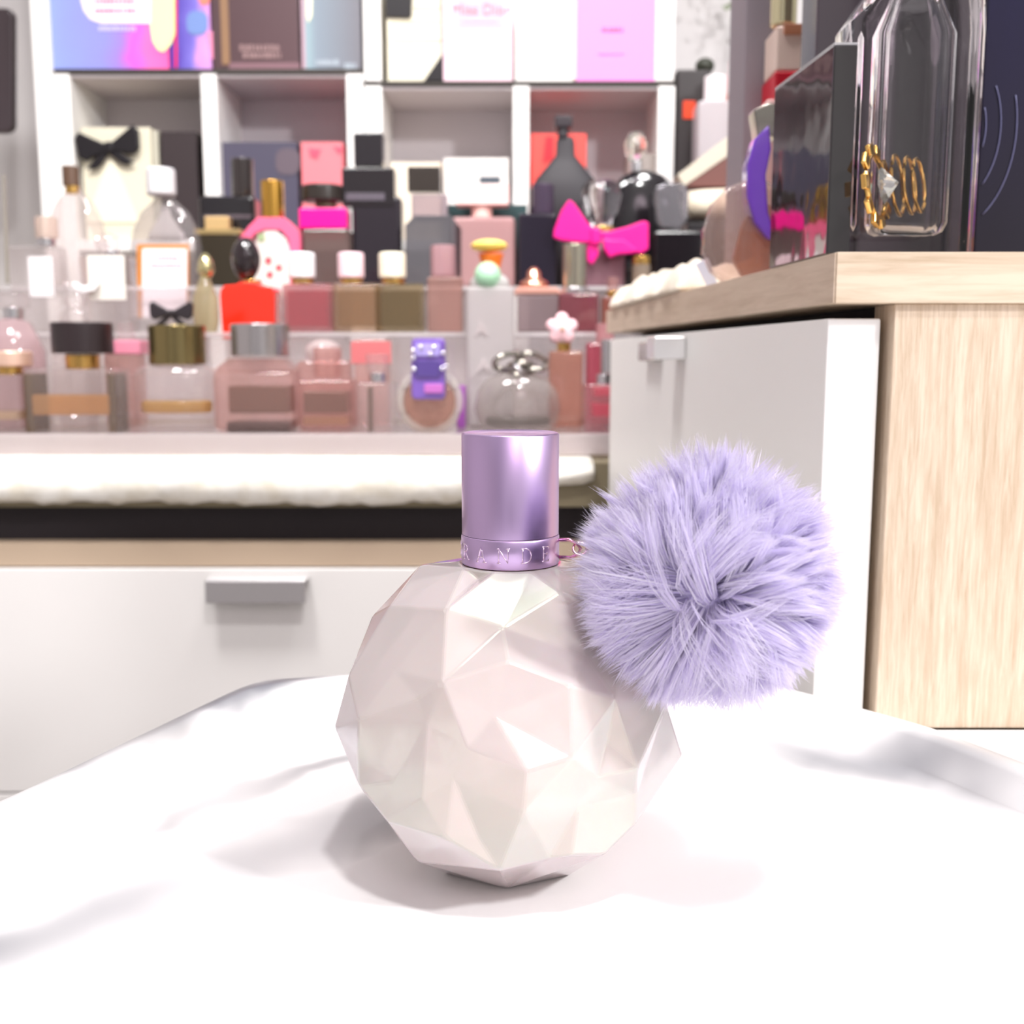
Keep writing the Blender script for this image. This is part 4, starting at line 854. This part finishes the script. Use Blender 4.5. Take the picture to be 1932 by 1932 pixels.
# slanted boxes
item('tilted_box', 'beige topped brown box leaning at a slant under the white capped bottle', 'box', 1.13, T3, [
    ('brown_face', 'P', [(1290, 352), (1420, 352), (1420, 262)], .03, M('#6a3f38', .5), {}), ('beige_lid', 'P', [(1278, 330), (1420, 222), (1420, 262), (1290, 352)], .032, M('#c8bfae', .5), {'dy': -.001})])
o = box('black_box', W(1304, 420, 1.08).x, W(1440, 420, 1.08).x, 1.10, 1.165, zcl+0.0005, W(1350, 418, 1.09).z, BLACK, None, .001); tag(o, 'black box under the cream roll, behind the disc shaped bottle', 'box')
a = W(1292, 386, 1.13); b = W(1420, 384, 1.13)
v, f = tubev([a, a.lerp(b, .3), a.lerp(b, .7), b], [.0125, .0145, .015, .014], 20); o = mobj('fabric_roll', v, f, fuzzy('cream_roll', '#e4d3bb', '#f0e2cc', 80, .001), None, smooth=True); tag(o, 'cream fabric roll lying on the black box behind the disc shaped bottle', 'roll')
# plant on the wall
T = thing('trailing_plant', 'blurred grey green plant hanging high against the back wall', 'plant', tuple(W(1380, 0, 1.38)))
V = []; Fc = []
for i in range(46):
    p = W(1392+random.gauss(0, 22), random.uniform(-60, 46)*1.0, 1.39+random.uniform(-.02, .02)); l = random.uniform(.006, .013); a = random.uniform(0, 6.28); t = random.uniform(-.5, .5)
    d = Vector((math.cos(a), t, math.sin(a)))*l; s = d.cross(Vector((0, 1, .3))).normalized()*l*.35
    k = len(V); V += [p, p+d*.5+s, p+d, p+d*.5-s]; Fc.append((k, k+1, k+2, k+3))
mobj('leaves', V, Fc, M('#98a08a', .6), T); 
v, f = tubev([W(1400, -80, 1.40), W(1392, -20, 1.395), W(1380, 40, 1.39)], .0012, 6); mobj('stem', v, f, M('#7f8a6c', .6), T)
# ------------------------------------------------------------------ on the dresser
o = skewbox('grey_post', 0.0385, 0.0545, 0.60, 0.63, ZB1+.0003, CZ+0.32, M('#8a8088', .6), None, .0008)
# shifted so that it stands inside the board edge
tag(o, 'mauve grey upright post of the display on the oak dresser', 'post')
def onb(px, py, Y): return W(px, py, Y)
ZBo = ZB1+0.0003
item('perfume_bottle', 'disc shaped clear bottle with a violet crescent, on the oak dresser top', PB, 0.500, ZBo, [
    ('glass_disc', 'P', [(1372, 532), (1346, 510), (1330, 474), (1332, 430), (1346, 384), (1374, 352), (1410, 338), (1452, 340), (1478, 360), (1478, 532)], 0.014, G('#eddcd8', .25, .03, '#d8c0b8'), {'bevel': .003}),
    ('amber_juice', 'P', [(1404, 524), (1384, 490), (1398, 430), (1420, 392), (1450, 384), (1476, 400), (1476, 526)], 0.006, G('#dca080', .5, .04, '#c47c58'), {'dy': .004, 'bevel': .001, 'sub': 1}),
    ('violet_crescent', 'P', [(1452, 234), (1424, 262), (1410, 312), (1410, 372), (1424, 420), (1450, 452), (1466, 452), (1450, 400), (1446, 330), (1456, 280)], 0.012, M('#6a35b8', .2, coat=.8), {'dy': -.003, 'bevel': .0012}),
    ('steel_cap', 'P', [(1422, 206), (1450, 194), (1466, 196), (1466, 262), (1444, 250), (1430, 262)], .012, M('#8c8880', .15, .9), {'dy': .002})])
# black carton along the board's side
v = [(skew_x(y)+o_, y, z) for z in (ZBo, CZ+0.0985) for y in (0.366, 0.426) for o_ in (0.0008, 0.0085)]
BXm = bpy.data.materials.new('film_wrapped_black'); BXm.use_nodes = True; n = BXm.node_tree; p = n.nodes['Principled BSDF']
p.inputs['Base Color'].default_value = lin('#1d181a'); p.inputs['Roughness'].default_value = .08; p.inputs['Coat Weight'].default_value = 1
t = n.nodes.new('ShaderNodeTexCoord'); nn = n.nodes.new('ShaderNodeTexNoise'); nn.inputs['Scale'].default_value = 35; n.links.new(t.outputs['Object'], nn.inputs['Vector'])
bp = n.nodes.new('ShaderNodeBump'); bp.inputs['Strength'].default_value = .3; bp.inputs['Distance'].default_value = .0012; n.links.new(nn.outputs['Fac'], bp.inputs['Height']); n.links.new(bp.outputs[0], p.inputs['Coat Normal']); n.links.new(bp.outputs[0], p.inputs['Normal'])
T = thing('perfume_carton', 'black film wrapped carton on the oak dresser, left of the clear bottle', 'carton', (skew_x(.37), .366, ZBo))
mobj('box', v, boxv(0, 1, 0, 1, 0, 1)[1], BXm, T, .0006)
v = [(skew_x(y)+o_, y, z) for z in (CZ+0.0985, CZ+0.0992) for y in (0.366, 0.426) for o_ in (0.0008, 0.0085)]
mobj('folded_film', v, boxv(0, 1, 0, 1, 0, 1)[1], G('#e8e8ea', .4, .05), T, .0002)
# dark display boxes behind
o = skewbox('dark_display_box', 0.036, 0.20, 0.485, 0.505, ZBo, CZ+0.33, M('#463c44', .18, coat=.6), None, .001); tag(o, 'tall black glossy box behind the clear glass bottle', 'box')
NV = ramp_mat([(0, '#1c1724'), (.5, '#1d1a38'), (1, '#2a1c38')], .12, 'Z', .4)
T = thing('perfume_carton', 'dark navy carton with pale curved lines, at the right edge beside the clear bottle', 'carton', (.19, .40, ZBo))
x0 = W(1846, 300, .405).x; nb = box('box', x0, x0+.07, .405, .445, ZBo, CZ+0.30, NV, T, .001)
for (r, a0, a1) in ((118, -62, 20), (88, -60, 35), (60, -62, 48)):
    c = W(1800, 240, .4045); m_ = mpp(300, .4045); pts = [(c.x+r*m_*math.cos(math.radians(a)), .4046, c.z+r*m_*1.6*math.sin(math.radians(a))) for a in range(a0, a1, 4)]
    pts = [q for q in pts if q[0] > x0+.001]
    v, f = tubev(pts, .00022, 5); mobj('curved_line', v, f, M('#6c6c90', .3), nb, smooth=True)
# bottles seen between the post and the black box
item(N, 'gold topped peach bottle standing on a red lid behind the grey post', PB, 0.57, ZBo, [
    ('lower_body', 'B', (1440, 186, 1530, 560), .03, M('#f0c4c0', .4), {'base': 1}), ('red_band', 'B', (1462, 134, 1528, 188), .03, M('#c8142c', .4), {'dy': .001}),
    ('peach_body', 'B', (1464, 48, 1522, 134), .026, M('#ead2c6', .35), {'dy': .002}), ('rust_band', 'B', (1480, 44, 1524, 64), .026, M('#b4785c', .35), {'dy': .0005}), ('gold_top', 'C', (1466, -60, 1518, 34), 0, M('#e4dcb4', .15, .9), {'cy': .014})])
# plush cloth on the dresser
def plush():
    T = 26; U = 14; V = []; Fc = []
    for i in range(T):
        y = .565+.205*i/(T-1)
        for j in range(U):
            o_ = -.0035+.055*j/(U-1)
            h = .012+.006*math.sin(i*.9)*math.cos(j*.5)+.004*math.sin(j*1.3+i*.4)
            edge = min(1, min(j, U-1-j)/2.0, min(i, T-1-i)/1.5); V.append((skew_x(y)+o_+.0015*math.sin(i*1.3), y, ZBo+.0015+max(.001, h*edge**.5)))
    b = len(V); V += [(x, y, ZBo) for x, y, z in V]
    for i in range(T-1):
        for j in range(U-1):
            a = i*U+j; Fc.append((a, a+1, a+U+1, a+U)); Fc.append((b+a, b+a+U, b+a+U+1, b+a+1))
    for i in range(T-1):
        for a in (i*U, i*U+U-1): Fc.append((a, a+U, b+a+U, b+a))
    for j in range(U-1):
        for a in (j, (T-1)*U+j): Fc.append((a, a+1, b+a+1, b+a))
    o = mobj('plush_cloth', V, Fc, fuzzy('cream_fleece', '#e6d6c0', '#f6ead8', 90, .0015), None, smooth=True, sub=2)
    tag(o, 'crumpled cream fleece cloth lying on the oak dresser top', 'cloth')
    T_ = thing('cloth_tag', 'small pale blue fabric tag lying on the cream fleece', 'tag', (skew_x(.56), .552, ZBo))
    prism('tag_sheet', [(1312, 498), (1336, 486), (1352, 530), (1356, 545), (1336, 545)], .552, .001, M('#dfe2f4', .6), T_, .0002)
plush()
# ------------------------------------------------------------------ big clear bottle with gold flower ring
def clear_bottle():
    Yf = 0.372
    T = thing(N, 'large clear glass bottle with a gold ring and crystal, on the oak dresser', PB, (W(1730, 300, Yf).x, Yf, ZBo))
    GL = M('#f4f0f4', 0.0, trans=1.0, ior=1.45)
    zt = CZ+.125
    def px2x(p): return W(p, 300, Yf).x
    x0, x1 = px2x(1602), px2x(1856); d = .026
    ov = [(x0+.0035, 0), (x0, .0035), (x0, d-.0035), (x0+.0035, d), (x1-.0035, d), (x1, d-.0035), (x1, .0035), (x1-.0035, 0)]
    # body with chamfered shoulders
    levels = [(0, 0), (0, .075), (.004, .081), (.012, .092)]
    V = []; Fc = []
    cxm = (x0+x1)/2; n = 8
    for ins, h in levels:
        for x, y in ov: V.append((x+ins if x < cxm else x-ins*.15, Yf+y, ZBo+h))
    for k in range(len(levels)-1):
        for i in range(n): j = (i+1) % n; Fc.append((k*n+i, k*n+j, (k+1)*n+j, (k+1)*n+i))
    Fc.append(tuple(range(n))); Fc.append(tuple((len(levels)-1)*n+i for i in range(n)))
    # inner cavity wound the other way
    c0, c1 = px2x(1668), px2x(1818); b = len(V); r = .006; prof = []
    rings = [(.004, .0075), (.0015, .0085), (0, .0115), (0, .072), (.004, .080), (.008, .089)]
    ci = []
    for k in range(72):
        a = 2*PI*k/72; e = .28; cs, sn = math.cos(a), math.sin(a); hw, hd = (c1-c0)/2, d/2-.0065
        wv = 1+.10*math.sin(a*7+1)+.06*math.sin(a*13)+.03*math.sin(a*23+2)
        ci.append((cxm+.0004+hw*math.copysign(abs(cs)**e, cs), d/2+hd*wv*math.copysign(abs(sn)**e, sn)))
    ci = ci[::-1]
    me_parts = []
    body = mobj('glass_body', V, Fc, GL, T, .0012)
    V = []; Fc = []
    for ins, h in rings:
        for x, y in ci: V.append((cxm+(x-cxm)*(1-ins/.015), Yf+d/2+(y-d/2)*(1-ins/.015), ZBo+h))
    n = len(ci)
    for k in range(len(rings)-1):
        for i in range(n): j = (i+1) % n; Fc.append((k*n+i, k*n+j, (k+1)*n+j, (k+1)*n+i))
    Fc.append(tuple(range(n))); Fc.append(tuple((len(rings)-1)*n+i for i in range(n)))
    AIR = bpy.data.materials.new('inner_cavity'); AIR.use_nodes = True; p = AIR.node_tree.nodes['Principled BSDF']
    p.inputs['Base Color'].default_value = (1, 1, 1, 1); p.inputs['Roughness'].default_value = 0; p.inputs['Transmission Weight'].default_value = 1; p.inputs['IOR'].default_value = 1/1.35
    mobj('inner_cavity', V, Fc, AIR, body, smooth=True)
    # gold ring of petals with a crystal
    gm = M('#efc070', .18, 1.0)
    c = W(1652, 352, Yf-.004); ax = Vector((.82, -.55, .12)).normalized()
    up = Vector((0, 0, 1)); s = ax.cross(up).normalized(); u = s.cross(ax)
    Rr = .0118
    def rp(a, r, off=0): return c+s*math.cos(a)*r+u*math.sin(a)*r+ax*off
    v, f = tubev([rp(2*PI*i/40, Rr*.86) for i in range(40)], .0010, 10, True); rg = mobj('gold_ring', v, f, gm, T, smooth=True)
    for i in range(10):
        a = 2*PI*i/10; p = rp(a, Rr); e1 = s*math.cos(a)+u*math.sin(a); e2 = ax.cross(e1)
        V = [p+e1*x+e2*y+ax*z for z in (-.0009, .0009) for y in (-.0024, .0024) for x in (-.0018, .0018)]
        mobj('gold_petal', V, boxv(0, 1, 0, 1, 0, 1)[1], gm, rg, .0005)
    cr = c+ax*.0012+Vector((.0012, 0, 0)); V = []; K = 8
    for i in range(K): a = 2*PI*i/K; V.append(cr+s*math.cos(a)*.0060+u*math.sin(a)*.0060)
    V += [cr+ax*.005, cr-ax*.0016]; Fc = [(i, (i+1) % K, K) for i in range(K)]+[((i+1) % K, i, K+1) for i in range(K)]
    mobj('crystal', V, Fc, M('#fffdf6', .02, trans=.9, ior=1.9), T, 0)
    for q, rr in ((1690, .0100), (1712, .0094), (1728, .0088)):  # loops added to imitate the gold ring's refraction in the glass
        cq = W(q, 352, Yf+.010); v, f = tubev([cq+s*math.cos(a)*rr*.7+u*math.sin(a)*rr for a in [2*PI*i/36 for i in range(36)]], .0006, 8, True)
        mobj('ring_refraction', v, f, gm, T, smooth=True)
clear_bottle()
